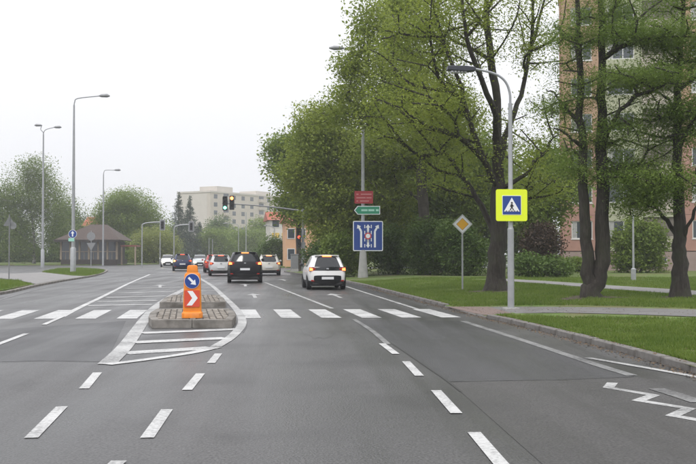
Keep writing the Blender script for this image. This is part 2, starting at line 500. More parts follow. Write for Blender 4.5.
# painted island: outline and hatching
line('island_line', [(107, 364.5), (124, 348), (136, 332), (146, 318), (156, 307), (172, 296), (190, 286), (198, 278)], .27, M_worn)
line('island_line', [(199, 278), (212, 286), (224, 297), (235, 308), (241.5, 318), (241, 326.5), (231, 337.5), (216, 347)], .20, M_worn)
line('island_line', [(107, 365), (150, 359.5), (190, 353.5), (217, 347.5)], .20)
for a, b in (((141, 333.5), (238, 329.5)), ((133, 343), (226, 338.5)), ((124, 353.5), (212, 348))):
    line('hatch_bar', [a, b], .46)
for a, b in (((88, 305.8), (152, 304.6)), ((97, 301.8), (157, 300.6)), ((106, 297.6), (166, 296.2)), ((116, 293.2), (176, 291.8)),
             ((126, 288.6), (182, 287.4)), ((138, 283.6), (188, 282.8)), ((172, 291), (218, 291)), ((186, 285), (210, 285))):
    line('hatch_bar', [a, b], .50, M_worn)

# ------------------------------------------------------------------ kerbs and lawns
right_px = [(760, 392), (696, 373.5), (620, 352), (560, 336), (510, 323.5), (480, 316.5), (440, 306), (400, 295.8), (365, 286.6), (340, 281.5), (312, 276.8), (292, 273.6), (284.5, 272.2)]
right = [Vector((7.2, -12, 0)), Vector((6.3, 2, 0))] + [G(x, y) for x, y in right_px]
tip = right[-1]
right += [Vector((tip.x + .2, tip.y + 3.0, 0)), Vector((tip.x + 1.6, tip.y + 5.6, 0)), Vector((tip.x + 5, tip.y + 7.5, 0)), Vector((tip.x + 14, tip.y + 9.5, 0)), Vector((tip.x + 40, tip.y + 12, 0))]
right_s = spline(right, 6)
def dropfn_y(y):
    return .075 * smooth(1.6 - abs(y - 26.2) / 2.2) if 20 < y < 33 else 0
RX = np.array([p.x for p in right_s]); RY = np.array([p.y for p in right_s])
def lawn_z(x, y):
    """height of the verge right of the kerb: rises a little from the kerb"""
    d = float(np.min(np.hypot(RX - x, RY - y)))
    return .095 + .19 * smooth((d - .3) / 4.5) - dropfn_y(y) * (1 - smooth((d - .1) / 2.2))
def GL(x, y):
    z = .25
    for _ in range(6):
        p = G(x, y, z); z = lawn_z(p.x, p.y)
    return G(x, y, z)
def edge_x(y):
    return float(np.interp(y, RY, RX))
ys = list(np.arange(-12, 60, 1.5)) + list(np.arange(60, right_s[-1].y, .8))
offs = [.0, .15, .6, 1.2, 2, 3, 4.5, 7, 11, 18, 30, 50, 90]
V = []; Fa = []
for y in ys:
    for o in offs:
        x = edge_x(y) + o
        V.append((x, y, lawn_z(x, y) if o < 12 else .285))
n = len(offs)
for i in range(len(ys) - 1):
    for k in range(n - 1):
        a = i * n + k; Fa.append((a, a + 1, a + n + 1, a + n))
lawn = link('lawn', fastmesh('lawn', V, Fa, M_lawn, True)); prop(lawn, kind='structure')

def kerb_run(pts, m, w=.16, h=.105, name='kerb', skip=None):
    root = link(name, None); prop(root, kind='structure')
    metas = []
    for q in range(4):
        mb = MB().box(-.492, .492, -w / 2, w / 2, -.02, h)
        me = mb.mesh('kerb_stone', m, bevel=.014)
        r_ = np.random.default_rng(q)
        for v in me.vertices:
            v.co.z += float(r_.normal(0, .003)) if v.co.z > 0 else 0; v.co.y += float(r_.normal(0, .003))
        metas.append(me)
    pp = resample(pts, 1.0)
    for i in range(len(pp) - 1):
        c = (pp[i] + pp[i + 1]) / 2; d = pp[i + 1] - pp[i]
        drop = skip(c) if skip else 0
        o = link('kerb_stone', metas[i % 4], root, (c.x, c.y, c.z - drop + random.uniform(-.004, .004)), math.atan2(d.y, d.x) + random.uniform(-.008, .008))
        o.scale.x = d.length
    return root
zp = G(462, 312)
def dropfn(c):
    return dropfn_y(c.y)
in_right = [p + Vector((.06, 0, 0)) for p in right_s if p.y > 2]
kerb_run(in_right, M_granite, skip=dropfn)

# paved crossing landing and paths, laid on the lawn
def strip(name, lo, hi, m, dz=.012, n=24, across=4, parent=None):
    lo = spline([GL(*p) for p in lo], 8); hi = spline([GL(*p) for p in hi], 8)
    def rs(pts):
        L = [0]
        for a, b in zip(pts[:-1], pts[1:]): L.append(L[-1] + (b - a).length)
        out = []
        for k in range(n + 1):
            s = L[-1] * k / n; j = max(0, min(len(pts) - 2, int(np.searchsorted(L, s) - 1)))
            t = (s - L[j]) / max(1e-6, L[j + 1] - L[j]); out.append(pts[j].lerp(pts[j + 1], t))
        return out
    lo = rs(lo); hi = rs(hi); V = []; Fa = []
    for a, b in zip(lo, hi):
        for k in range(across + 1):
            p = a.lerp(b, k / across); V.append((p.x, p.y, lawn_z(p.x, p.y) + dz))
    w = across + 1
    for i in range(n):
        for k in range(across):
            q = i * w + k; Fa.append((q, q + 1, q + 1 + w, q + w))
    o = link(name, fastmesh(name, V, Fa, m)); prop(o, kind='structure')
    return o
strip('path', [(484, 315.2), (505, 314.2), (540, 313.3), (600, 314), (696, 317), (820, 322)], [(447, 307.2), (490, 307.4), (540, 307.2), (600, 307.8), (696, 310), (820, 314)], M_pathgrey)
strip('pavement', [(484.5, 315.4), (500, 314.4), (512, 313.9)], [(447, 307.2), (472, 307.3), (488, 307.3)], M_redpave, .018, 8)
strip('path', [(494, 280.6), (540, 283.4), (600, 288.4), (696, 295.6), (800, 304)], [(497, 278.6), (540, 280.9), (600, 285), (696, 291), (800, 298)], M_pave, .012)

# left: verge wedge, lamp lawn, pavement between
def flat_lawn(name, px, z0, z1, m, skirt=True):
    pts = [G(x, y, z1) for x, y in px]
    o = MB().slab([(p.x, p.y) for p in pts], z0, z1).build(name, m); prop(o, kind='structure'); return o
flat_lawn('lawn', [(-160, 300), (-60, 296), (0, 290.4), (34, 284.0), (18, 280.8), (0, 279), (-60, 276), (-160, 274.5)], 0, .12, M_lawn)
flat_lawn('pavement', [(-160, 273.4), (-60, 274.8), (0, 278), (18, 280.0), (36.2, 283.8), (60, 279.6), (88, 276.2), (72, 275.6), (42, 272.2), (14, 273.6), (-60, 271.8), (-160, 271)], 0, .105, M_pave)
flat_lawn('lawn', [(42, 271.9), (72, 275.2), (88, 275.5), (98, 274), (104, 271.8), (104.5, 270.4), (96, 269.0), (80, 268.3), (60, 268.6)], 0, .115, M_lawn)
lk = [G(x, y) for x, y in [(-160, 308), (-60, 300.5), (0, 294.6), (35, 286.8), (60, 282), (88, 277.4), (99, 275), (105.5, 272.4), (106.3, 270.6), (98, 269)]]
kerb_run(spline(lk, 6), M_kerb)
# far side lawns beyond the crossing
flat_lawn('lawn', [(-700, 264.6), (-100, 264.6), (60, 264.6), (120, 264.4), (160, 263.6), (176, 260.4), (150, 257.6), (-100, 257.2), (-700, 257.2)], 0, .11, M_lawn)
flat_lawn('lawn', [(212, 263.2), (262, 266.2), (284, 266.8), (330, 267), (420, 266), (420, 258), (240, 256.9), (216, 257.2)], 0, .11, M_lawn)

# grass blades on the near verges (no one could count them)
def grass(name, spots, label, hmin=.04, hmax=.10, m=L_grass):
    spots = np.asarray(spots); n = len(spots)
    ang = rng.uniform(0, 2 * np.pi, n); h = rng.uniform(hmin, hmax, n); w = rng.uniform(.006, .014, n)
    gx_, gy_ = spots[:, 0], spots[:, 1]
    h = h * np.clip(.85 + .35 * np.sin(1.9 * gx_ + 1.3 * np.sin(1.1 * gy_)) * np.sin(1.6 * gy_ + .7 * gx_) + .35 * np.sin(5.3 * gx_ + 2 * np.sin(3.1 * gy_)) * np.sin(4.7 * gy_) + .25 * (rng.random(n) > .97), .35, 2)
    lx, ly = rng.normal(0, .03, n), rng.normal(0, .03, n)
    ca, sa = np.cos(ang) * w, np.sin(ang) * w
    V = np.empty((n, 3, 3)); V[:, 0] = spots + np.stack([ca, sa, np.zeros(n) - .005], 1); V[:, 1] = spots - np.stack([ca, sa, np.zeros(n) + .005], 1)
    V[:, 2] = spots + np.stack([lx, ly, h], 1)
    o = link(name, fastmesh(name, V.reshape(-1, 3), np.arange(3 * n).reshape(-1, 3), m))
    return prop(o, label, 'grass', kind='stuff')
RXY = np.stack([RX, RY], 1)
def on_path(p):
    return False
pts = []
PATH_A = [GL(x, y) for x, y in [(484, 311.5), (540, 310.2), (600, 310.9), (696, 313.5), (820, 318)]]
PATH_B = [GL(x, y) for x, y in [(496, 279.6), (540, 282.2), (600, 286.7), (696, 293.3), (800, 301)]]
def seg_d(X, Y, poly):
    d = np.full(len(X), 1e9)
    for a, b in zip(poly[:-1], poly[1:]):
        ab = np.array([b.x - a.x, b.y - a.y]); L2 = ab @ ab
        t = np.clip(((X - a.x) * ab[0] + (Y - a.y) * ab[1]) / L2, 0, 1)
        d = np.minimum(d, np.hypot(X - a.x - t * ab[0], Y - a.y - t * ab[1]))
    return d
N = 480000
Y = 9 + 44 * rng.random(N) ** 1.7
X = np.interp(Y, RY, RX) + .13 + rng.random(N) ** 1.25 * (3 + .42 * Y)
W_A = [(GL(540, 313.3) - GL(540, 307.2)).length / 2, ]
da = seg_d(X, Y, PATH_A); db = seg_d(X, Y, PATH_B)
okm = (da > np.interp(X, [4, 7, 12], [2.2, 1.35, 1.25])) & (db > 1.25)
bare = []
for tx, ty, tr in ((496, 291, .85), (594, 297.5, .95), (681, 298, .75)):
    q = GL(tx, ty); bare.append((q, tr))
    okm &= np.hypot(X - q.x, Y - q.y) > tr * (.75 + .35 * np.sin(3 * np.arctan2(Y - q.y, X - q.x) + tx) + .5 * rng.random(N))
    es = [(q.x + tr * 1.25 * (1 + .2 * math.sin(3 * a + tx) + random.uniform(-.08, .08)) * math.cos(a), q.y + tr * 1.25 * (1 + .2 * math.sin(3 * a + tx) + random.uniform(-.08, .08)) * math.sin(a)) for a in np.arange(0, 6.28, .3)]
    MB().add([(a, b, lawn_z(a, b) + .008) for a, b in es] + [(q.x, q.y, q.z + .012)], [(k, (k + 1) % len(es), len(es)) for k in range(len(es))]).build('bare_earth', mat('earth', (.062, .046, .030), .95, .4, 8, .6, 40), lawn)
X, Y = X[okm], Y[okm]
D_ = np.full(len(X), 1e9)
for i in range(0, len(RXY), 1):
    D_ = np.minimum(D_, np.hypot(X - RXY[i, 0], Y - RXY[i, 1]))
tt = np.clip((D_ - .3) / 4.5, 0, 1); Z = .095 + .19 * tt * tt * (3 - 2 * tt)
tq = np.clip(1.6 - np.abs(Y - 26.2) / 2.2, 0, 1); td = np.clip((D_ - .1) / 2.2, 0, 1)
Z = Z - .075 * tq * tq * (3 - 2 * tq) * (1 - td * td * (3 - 2 * td))
grass('grass', np.stack([X, Y, Z], 1), 'short green grass on the verge right of the road')
a, b = G(-60, 296), G(0, 279)
tri = [G(x, y, .12) for x, y in [(-60, 296), (0, 290.4), (33, 284.0), (18, 281), (0, 279.2), (-60, 276)]]
def inpoly(X, Y, poly):
    c = np.zeros(len(X), bool); n = len(poly)
    for i in range(n):
        p, q = poly[i], poly[(i + 1) % n]
        c ^= ((p.y > Y) != (q.y > Y)) & (X < (q.x - p.x) * (Y - p.y) / (q.y - p.y + 1e-12) + p.x)
    return c
def fill(poly, N, z):
    xs = [p.x for p in poly]; ys_ = [p.y for p in poly]
    X = rng.uniform(min(xs), max(xs), N); Y = rng.uniform(min(ys_), max(ys_), N); k = inpoly(X, Y, poly)
    return np.stack([X[k], Y[k], np.full(k.sum(), z)], 1)
grass('grass', fill(tri, 90000, .12), 'green grass on the wedge of verge at the left edge', .05, .13)
lens = [G(x, y, .115) for x, y in [(42, 271.9), (72, 275.2), (88, 275.5), (98, 274), (104, 271.8), (104.5, 270.4), (96, 269.0), (80, 268.3), (60, 268.6)]]
grass('grass', fill(lens, 60000, .115), 'green grass round the foot of the tall left lamp', .06, .16)

# brown leaf and catkin litter along the kerb and on the verge
nl = 9000
ly_ = 10 + 36 * rng.random(nl) ** 1.3
lo_ = np.where(rng.random(nl) < .45, rng.normal(-.10, .10, nl), .2 + np.abs(rng.normal(0, 2.2, nl)))
lx_ = np.interp(ly_, RY, RX) + lo_
lz_ = np.array([.009 if o < 0 else (.115 if o < .16 else lawn_z(x, y) + .03) for x, y, o in zip(lx_, ly_, lo_)])
ang_ = rng.uniform(0, 6.28, nl); sz_ = rng.uniform(.010, .026, nl)
cq = np.stack([np.cos(ang_) * sz_, np.sin(ang_) * sz_, np.zeros(nl)], 1); dq = np.stack([-np.sin(ang_) * sz_ * .5, np.cos(ang_) * sz_ * .5, rng.uniform(0, .006, nl)], 1)
cc = np.stack([lx_, ly_, lz_], 1)
VL = np.stack([cc - cq, cc - dq, cc + cq, cc + dq], 1).reshape(-1, 3)
lt = link('leaf_litter', fastmesh('leaf_litter', VL, np.arange(4 * nl).reshape(-1, 4), mat('litter', (.13, .085, .045), .9, .5, 30)))
prop(lt, 'brown fallen catkins and leaf bits along the right kerb', 'leaf litter', kind='stuff')

# ------------------------------------------------------------------ traffic island
def island(px_top, z, label):
    c = [G(x, y, z) for x, y in px_top]
    cen = sum(c, Vector()) / len(c); cen.z = 0
    t = thing('traffic_island', label, 'traffic island', cen)
    loc = [p - cen for p in c]
    n = len(loc)
    # kerb stones round the rim
    k = 0
    for i in range(n):
        a, b = loc[i], loc[(i + 1) % n]; d = b - a; L = d.length; m_ = max(1, round(L / .8))
        u = d / L; nin = Vector((-u.y, u.x, 0))
        if (-(a + b) / 2).dot(nin) < 0: nin = -nin
        for q in range(m_):
            p0 = a + d * (q / m_) + u * .004; p1 = a + d * ((q + 1) / m_) - u * .004
            i0 = p0 + nin * .17; i1 = p1 + nin * .17
            if q == 0: i0 += u * .07
            if q == m_ - 1: i1 -= u * .07
            MB().slab([(p0.x, p0.y), (p1.x, p1.y), (i1.x, i1.y), (i0.x, i0.y)], -.01, z).build('kerb_stone', M_kerb, t, bevel=.012)
    # bed and setts
    inner = []
    for p in loc:
        q = Vector((p.x, p.y, 0)); inner.append(q * (1 - .13 / q.length))
    MB().slab([(p.x, p.y) for p in inner], -.02, z - .03).build('bed', M_mortar, t)
    xs = [p.x for p in inner]; ysl = [p.y for p in inner]; mb = MB()
    s = .145
    small = [p * .97 for p in inner]; ca_, sa_ = math.cos(R(6.5)), math.sin(R(6.5))
    for gx in np.arange(min(xs), max(xs), s):
        for gy in np.arange(min(ysl), max(ysl), s):
            cx0, cy0 = gx + s / 2, gy + s / 2
            cx, cy = cx0 * ca_ - cy0 * sa_, cx0 * sa_ + cy0 * ca_
            if inpoly(np.array([cx]), np.array([cy]), small)[0]:
                h = z - .006 + random.uniform(-.008, .006); e = s / 2 - .011
                j = lambda: random.uniform(-.005, .005)
                cor = [(-e, -e), (e, -e), (e, e), (-e, e)]
                rc = lambda a, b: (cx + a * ca_ - b * sa_, cy + a * sa_ + b * ca_)
                mb.add([(*rc(a, b), z - .05) for a, b in cor] + [(*rc(a * .9 + j(), b * .9 + j()), h + j()) for a, b in cor],
                       [(4, 5, 6, 7), (0, 1, 5, 4), (1, 2, 6, 5), (2, 3, 7, 6), (3, 0, 4, 7)])
    st = mb.build('sett_paving', M_sett, t); st['kind'] = 'stuff'
    return t
island([(152, 319.6), (232, 319.6), (236, 315.5), (235, 311.5), (229, 308.3), (157, 308.3), (150, 312.5), (148.5, 316.5)], .18, 'front half of the kerbed traffic island, carrying the orange beacon')
island([(159.5, 302), (226, 302), (224, 298), (219, 294.6), (172, 294.6), (164, 298)], .17, 'rear half of the kerbed traffic island, behind the orange beacon')

# orange beacon
bp_ = G(192.3, 317.6, .18)
bz = thing('traffic_beacon', 'orange plastic beacon with round blue arrow sign on the traffic island', 'beacon', (bp_.x, bp_.y, .18), R(2))
def loft_rect(levels, m, name, parent):
    """levels: (z, halfx, halfy) rounded boxes lofted"""
    vs = []; fs = []; n = None
    for z, hx, hy in levels:
        r = rrect(-hx, hx, -hy, hy, min(hx, hy) * .45, 3); n = len(r); vs += [(x, y, z) for x, y in r]
    for i in range(len(levels) - 1):
        for k in range(n):
            a = i * n + k; b = i * n + (k + 1) % n; fs.append((a, b, b + n, a + n))
    fs.append(tuple(range(n - 1, -1, -1))); fs.append(tuple((len(levels) - 1) * n + k for k in range(n)))
    return MB().add(vs, fs).build(name, m, parent, smooth_=True)
loft_rect([(0, .222, .17), (.10, .222, .17), (.125, .205, .15), (.14, .198, .10), (.80, .180, .085), (.94, .168, .08), (.97, .15, .075), (.985, .125, .07)], M_orange, 'body', bz)
loft_rect([(.98, .118, .065), (1.0, .122, .068), (1.10, .112, .06), (1.135, .10, .05), (1.145, .07, .035)], M_orange, 'cap', bz)
d = MB().prism(circle(0, .80, .158, 28), -.112, -.085).build('arrow_sign', M_sblue, bz)
MB().prism([(a[0] * 1, a[1]) for a in circle(0, .80, .165, 28)], -.108, -.080).build('sign_rim', M_swhite, d)
ar = MB()
s2 = math.sqrt(.5)
def rot2(p, a, c): return (c[0] + p[0] * math.cos(a) - p[1] * math.sin(a), c[1] + p[0] * math.sin(a) + p[1] * math.cos(a))
apoly = [rot2(p, R(-45), (0, .80)) for p in [(-.11, -.024), (.02, -.024), (.02, -.072), (.12, 0), (.02, .072), (.02, .024), (-.11, .024)]]
ar.prism(apoly, -.118, -.110).build('arrow', M_swhite, d)
pan = MB().prism(rrect(-.165, .165, .24, .60, .02), -.118, -.092).build('chevron_panel', M_sredp, bz)
MB().prism([(-.10, .585), (.015, .585), (.125, .43), (.0, .27), (-.115, .27), (.005, .43)], -.123, -.117).build('chevron', M_swhite, pan)

# ------------------------------------------------------------------ signs and posts
def pole_part(root, pts, rad, m, name='pole', n=10):
    return MB().tube(pts, rad, n).build(name, m, root, smooth_=True)
# yellow pedestrian sign on the near right lamp
p = GL(511, 309)
kx = p.y / F                                       # metres per photograph pixel at this depth
def zat(p, y): return P(348, y, p.y).z - p.z
lamp = thing('street_lamp', 'slim grey street lamp carrying the yellow pedestrian sign, beside the crossing', 'street lamp', p)
MB().slab(rrect(-.2, .2, -.2, .2, .04), -.1, .03).build('foot_plate', M_conc, lamp)
pole_part(lamp, [(0, 0, 0), (0, 0, zat(p, 229))], [.092, .088], M_galv, 'lower_pole')
pole_part(lamp, [(0, 0, zat(p, 229)), (0, 0, zat(p, 227)), (0, 0, zat(p, 102))], [.088, .066, .055], M_galv, 'upper_pole')
at_ = [(0, 0, zat(p, 102)), (-.01, 0, zat(p, 92)), (-.10, 0, zat(p, 82)), (-.28, 0, zat(p, 75)), (-.58, 0, zat(p, 70.5)), (-.98, 0, zat(p, 67.5))]
pole_part(lamp, spline(at_, 5), .034, M_galv, 'arm', 8)
hz = zat(p, 67.5)
lh = MB().add([(-.95, -.12, hz - .06), (-.95, .12, hz - .06), (-.95, .12, hz + .03), (-.95, -.12, hz + .03), (-1.2, -.15, hz - .09), (-1.2, .15, hz - .09), (-1.2, .15, hz + .06), (-1.2, -.15, hz + .06),
               (-1.72, -.13, hz - .05), (-1.72, .13, hz - .05), (-1.72, .13, hz + .06), (-1.72, -.13, hz + .06)],
              [(0, 1, 2, 3), (0, 4, 5, 1), (1, 5, 6, 2), (2, 6, 7, 3), (3, 7, 4, 0), (4, 8, 9, 5), (5, 9, 10, 6), (6, 10, 11, 7), (7, 11, 8, 4), (8, 11, 10, 9)]).build('luminaire', M_luma, lamp, bevel=.015)
for q in range(5): MB().box(-1.62 + q * .09, -1.56 + q * .09, -.10, .10, hz - .115, hz - .07).build('led_strip', M_lens, lh)
sg = thing('pedestrian_sign', 'square pedestrian crossing sign with a wide fluorescent yellow border', 'sign', (p.x, p.y - .11, p.z), R(2))
zc = zat(p, 205); h = 16 * kx
MB().prism(rrect(-h, h, zc - h, zc + h, .055), -.02, .0).build('border_plate', M_syel, sg)
q = MB().prism(rrect(-.262, .262, zc - .262, zc + .262, .02), -.026, -.018).build('edge', M_swhite, sg)
q = MB().prism(rrect(-.248, .248, zc - .248, zc + .248, .02), -.032, -.024).build('blue_panel', M_sblue, sg)
MB().prism([(-.215, zc - .17), (.215, zc - .17), (0, zc + .205)], -.037, -.031).build('triangle', M_swhite, q)
fig = MB()
for st in stroke([(-.005, zc + .03), (.0, zc - .055)], .055) + stroke([(.0, zc - .05), (.05, zc - .14)], .026) + stroke([(0, zc - .05), (-.05, zc - .14)], .026) + stroke([(0, zc + .02), (.05, zc - .03)], .02) + stroke([(0, zc + .02), (-.05, zc - .035)], .02):
    fig.prism(st, -.041, -.036)
fig.prism(circle(0, zc + .062, .026, 12), -.041, -.036)
fig.build('walking_figure', M_sblack, q)
for k in range(5): MB().prism([(-.17 + k * .075, zc - .166), (-.13 + k * .075, zc - .166), (-.135 + k * .075, zc - .145), (-.165 + k * .075, zc - .145)], -.041, -.036).build('crossing_stripe', M_sblack, q)
for dz in (.2, -.25): MB().box(-.05, .05, .0, .06, zc + dz, zc + dz + .05).build('clamp', M_galv, sg)

# priority road sign
p = GL(462.5, 290)
r = thing('priority_sign', 'yellow diamond priority sign on a thin grey post in the grass', 'sign', p, R(-4))
pole_part(r, [(0, 0, -.1), (0, 0, zat(p, 216))], .032, M_galv, 'post')
zc = zat(p, 224); hd = 10.0 * p.y / F
dm = lambda k: [(0, zc + k), (k, zc), (0, zc - k), (-k, zc)]
MB().prism(dm(hd), -.055, -.04).build('plate', M_swhite, r)
MB().prism(dm(hd * .93), -.058, -.054).build('edge', M_sblack, r)
MB().prism(dm(hd * .90), -.061, -.057).build('white_field', M_swhite, r)
MB().prism(dm(hd * .62), -.064, -.060).build('dark_line', M_sblack, r)
MB().prism(dm(hd * .59), -.067, -.063).build('yellow_field', M_sor, r)

# lane direction sign on a lamp with concrete base
p = GL(363, 277.5)
k = p.y / F
lp = thing('street_lamp', 'tall street lamp with conical concrete base carrying the blue lane sign', 'street lamp', p)
MB().tube([(0, 0, -.1), (0, 0, .05), (0, 0, zat(p, 262)), (0, 0, zat(p, 250))], [5.2 * k, 5.2 * k, 4.0 * k, 3.2 * k], 12).build('concrete_base', M_conc, lp, smooth_=True)
pole_part(lp, [(0, 0, zat(p, 250)), (0, 0, zat(p, 128)), (0, 0, zat(p, 62))], [.115, .09, .075], M_galv)
pole_part(lp, spline([(0, 0, zat(p, 62)), (-.06, 0, zat(p, 57)), (-.35, 0, zat(p, 52)), (-1.2, 0, zat(p, 48.5))], 5), .04, M_galv, 'arm', 8)
hz = zat(p, 48)
MB().tube([(-1.15, 0, hz), (-1.35, 0, hz), (-1.75, 0, hz), (-2.05, 0, hz)], [.05, .12, .14, .05], 10).build('luminaire', M_sgrey, lp, smooth_=True)
def sign_root(name, label, px, D, loc, rz=0): return thing(name, label, 'sign', loc, rz)
def px_rect(p, x0, x1, y0, y1):
    a = P(x0, y1, p.y - .15); b = P(x1, y0, p.y - .15); return a.x - p.x, b.x - p.x, a.z - p.z, b.z - p.z
x0, x1, z0, z1 = px_rect(p, 353, 383, 221, 251)
w = x1 - x0
bs = thing('lane_sign', 'blue square lane arrangement sign with three white arrows', 'sign', (p.x, p.y - .16, p.z), R(2))
MB().prism(rrect(x0, x1, z0, z1, .07), 0, .025).build('plate', M_swhite, bs)
bl = MB().prism(rrect(x0 + .05, x1 - .05, z0 + .05, z1 - .05, .05), -.006, .001).build('blue_field', M_sblue, bs)
def U(u, v): return (x0 + u * w, z0 + v * (z1 - z0))
def arr(pts, wd, hw, name):
    mb = MB(); pp = [U(*q) for q in pts]
    for i, st in enumerate(stroke(pp, wd * w)): mb.prism(st, -.012 - .001 * i, -.005)
    a, b = Vector(pp[-2]), Vector(pp[-1]); d = (b - a).normalized(); nn = Vector((-d.y, d.x)); tip = b + d * hw * w * 1.1
    mb.prism([tuple(tip), tuple(b + nn * hw * w * .8), tuple(b - nn * hw * w * .8)], -.015, -.005)
    return mb.build(name, M_swhite, bl)
arr([(.27, .12), (.27, .66), (.20, .78)], .065, .10, 'arrow')
arr([(.50, .28), (.50, .78)], .07, .10, 'arrow')
arr([(.50, .66), (.50, .20)], .07, .09, 'arrow')
arr([(.73, .12), (.73, .66), (.80, .78)], .065, .10, 'arrow')
for u in (.39, .61):
    for v in (.12, .32, .56, .76):
        MB().prism([U(u - .014, v), U(u + .014, v), U(u + .014, v + .11), U(u - .014, v + .11)], -.010, -.005).build('lane_dash', M_swhite, bl)
M_pink = mat('sign_ring_red', (.5, .05, .06), .45)
cx, cz = U(.5, .5)
MB().prism(circle(cx, cz, .115 * w), -.020, -.014).build('ring', M_pink, bl)
MB().prism(circle(cx, cz, .075 * w), -.024, -.019).build('ring_field', M_swhite, bl)
for zz_ in (z0 + .2, z1 - .26): MB().box(-.05, .05, .025, .14, zz_, zz_ + .06).build('clamp', M_galv, bs)
x0, x1, z0, z1 = px_rect(p, 354.5, 373, 191, 203.5)
rs_ = thing('direction_sign', 'small dark red panel sign above the green arrow sign', 'sign', (p.x, p.y - .16, p.z), R(-2))
MB().prism(rrect(x0, x1, z0, z1, .04), 0, .02).build('plate', M_sred, rs_)
M_dim = mat('sign_dim_red', (.50, .20, .20), .5)
hgt = z1 - z0; wid = x1 - x0
for vv, us in ((.74, ((.10, .22), (.34, .92))), (.46, ((.10, .60), (.64, .92))), (.2, ((.10, .20), (.30, .78)))):
    for u0, u1 in us:
        MB().prism([(x0 + u0 * wid, z0 + (vv - .045) * hgt), (x0 + u1 * wid, z0 + (vv - .045) * hgt), (x0 + u1 * wid, z0 + (vv + .045) * hgt), (x0 + u0 * wid, z0 + (vv + .045) * hgt)], -.006, .001).build('print_line', M_dim, rs_)
MB().box(-.05, .05, .02, .13, (z0 + z1) / 2 - .03, (z0 + z1) / 2 + .03).build('clamp', M_galv, rs_)
x0, x1, z0, z1 = px_rect(p, 354, 380, 206, 214.5)
gs = thing('direction_sign', 'narrow green arrow shaped sign pointing left on the lamp post', 'sign', (p.x, p.y - .16, p.z), R(-4))
zm = (z0 + z1) / 2
MB().prism([(x0, zm), (x0 + .22, z1), (x1, z1), (x1, z0), (x0 + .22, z0)], 0, .02).build('plate', M_swhite, gs)
gp = MB().prism([(x0 + .07, zm), (x0 + .245, z1 - .04), (x1 - .04, z1 - .04), (x1 - .04, z0 + .04), (x0 + .245, z0 + .04)], -.006, .001).build('green_field', M_sgreen, gs)
M_pale = mat('sign_pale_green', (.35, .62, .52), .5)
for u0, u1 in ((.28, .52), (.55, .78), (.84, .95)):
    MB().prism([(x0 + u0 * (x1 - x0), zm - .06), (x0 + u1 * (x1 - x0), zm - .06), (x0 + u1 * (x1 - x0), zm + .06), (x0 + u0 * (x1 - x0), zm + .06)], -.011, -.005).build('print_line', M_pale, gp)
MB().box(-.05, .05, .02, .13, zm - .03, zm + .03).build('clamp', M_galv, gs)

# park lamp in the grass on the right
p = GL(633.5, 280.5)
pl = thing('park_lamp', 'short pale park lamp post between the two dark trunks on the right', 'street lamp', p)
MB().tube([(0, 0, -.1), (0, 0, .55), (0, 0, .60)], [.125, .125, .07], 10).build('base', M_galv, pl, smooth_=True)
pole_part(pl, [(0, 0, .6), (0, 0, zat(p, 196))], [.055, .04], M_galv)
MB().tube([(0, 0, zat(p, 196)), (0, 0, zat(p, 194)), (0, 0, zat(p, 188)), (0, 0, zat(p, 186))], [.06, .2, .22, .05], 12).build('luminaire', M_lens, pl, smooth_=True)

# left lamps
def tall_lamp(xb, yb, ytop, label, arms, zg=.11, hd=.55, rad=(.13, .06), base=True, D=None):
    p = G(xb, yb, zg)
    if D: p = P(xb, yb, D); p.z = zg
    t = thing('street_lamp', label, 'street lamp', p)
    H = zat(p, ytop)
    zb = 1.9 if base else .4
    if base: pole_part(t, [(0, 0, -.1), (0, 0, zb), (0, 0, zb + .1)], [rad[0] * 1.5, rad[0] * 1.45, rad[0]], M_galv, 'lower_pole')
    pole_part(t, [(0, 0, zb if base else -.1), (0, 0, H * .6), (0, 0, H - .7)], [rad[0], (rad[0] + rad[1]) / 2, rad[1]], M_galv, 'pole')
    for (dx, rise) in arms:
        s = 1 if dx > 0 else -1
        pole_part(t, spline([(0, 0, H - .72), (0.05 * s, 0, H - .45), (.30 * s, 0, H - .16), (dx - .5 * s, 0, H + rise)], 4), .045, M_galv, 'arm', 6)
        MB().tube([(dx - .55 * s, 0, H + rise), (dx - .35 * s, 0, H + rise + .02), (dx + .1 * s, 0, H + rise + .03), (dx + .3 * s, 0, H + rise)], [.05, .13, .15, .05], 8).build('luminaire', M_sgrey, t, smooth_=True)
    return t, p
_, LP = tall_lamp(73, 272.5, 98.5, 'tallest left street lamp with curved arm, on the small grass tip', [(2.5, .05)], rad=(.15, .07))
tall_lamp(42.5, 267, 130, 'left street lamp with two short arms in front of the pale birch', [(1.7, .1), (-.7, .3)], rad=(.14, .08))
tall_lamp(103, 264.8, 170, 'left street lamp furthest from the camera, in front of the rounded tree', [(2.0, -.15)], rad=(.13, .07), base=False)
# signs on the tall left lamp
x0, x1, z0, z1 = px_rect(LP, 68.5, 77, 229.5, 238.5)
r = thing('keep_right_sign', 'small round blue arrow sign on the tall left street lamp', 'sign', (LP.x, LP.y - .2, LP.z))
cx, cz = (x0 + x1) / 2, (z0 + z1) / 2; rr = (x1 - x0) / 2
MB().prism(circle(cx, cz, rr), 0, .02).build('plate', M_swhite, r)
f = MB().prism(circle(cx, cz, rr * .92), -.006, .001).build('blue_field', M_sblue, r)
mb = MB()
mb.prism([rot2(q, R(90), (cx, cz)) for q in [(-.2, -.05), (.05, -.05), (.05, -.14), (.24, 0), (.05, .14), (.05, .05), (-.2, .05)]], -.012, -.005).build('arrow', M_swhite, f)
MB().box(-.05, .05, .02, .1, cz - .04, cz + .04).build('clamp', M_galv, r)
r = thing('plate_sign', 'tiny pale green plate under the round blue sign on the lamp', 'sign', (LP.x, LP.y - .2, LP.z))
a = P(71, 239.7, LP.y - .2) - LP
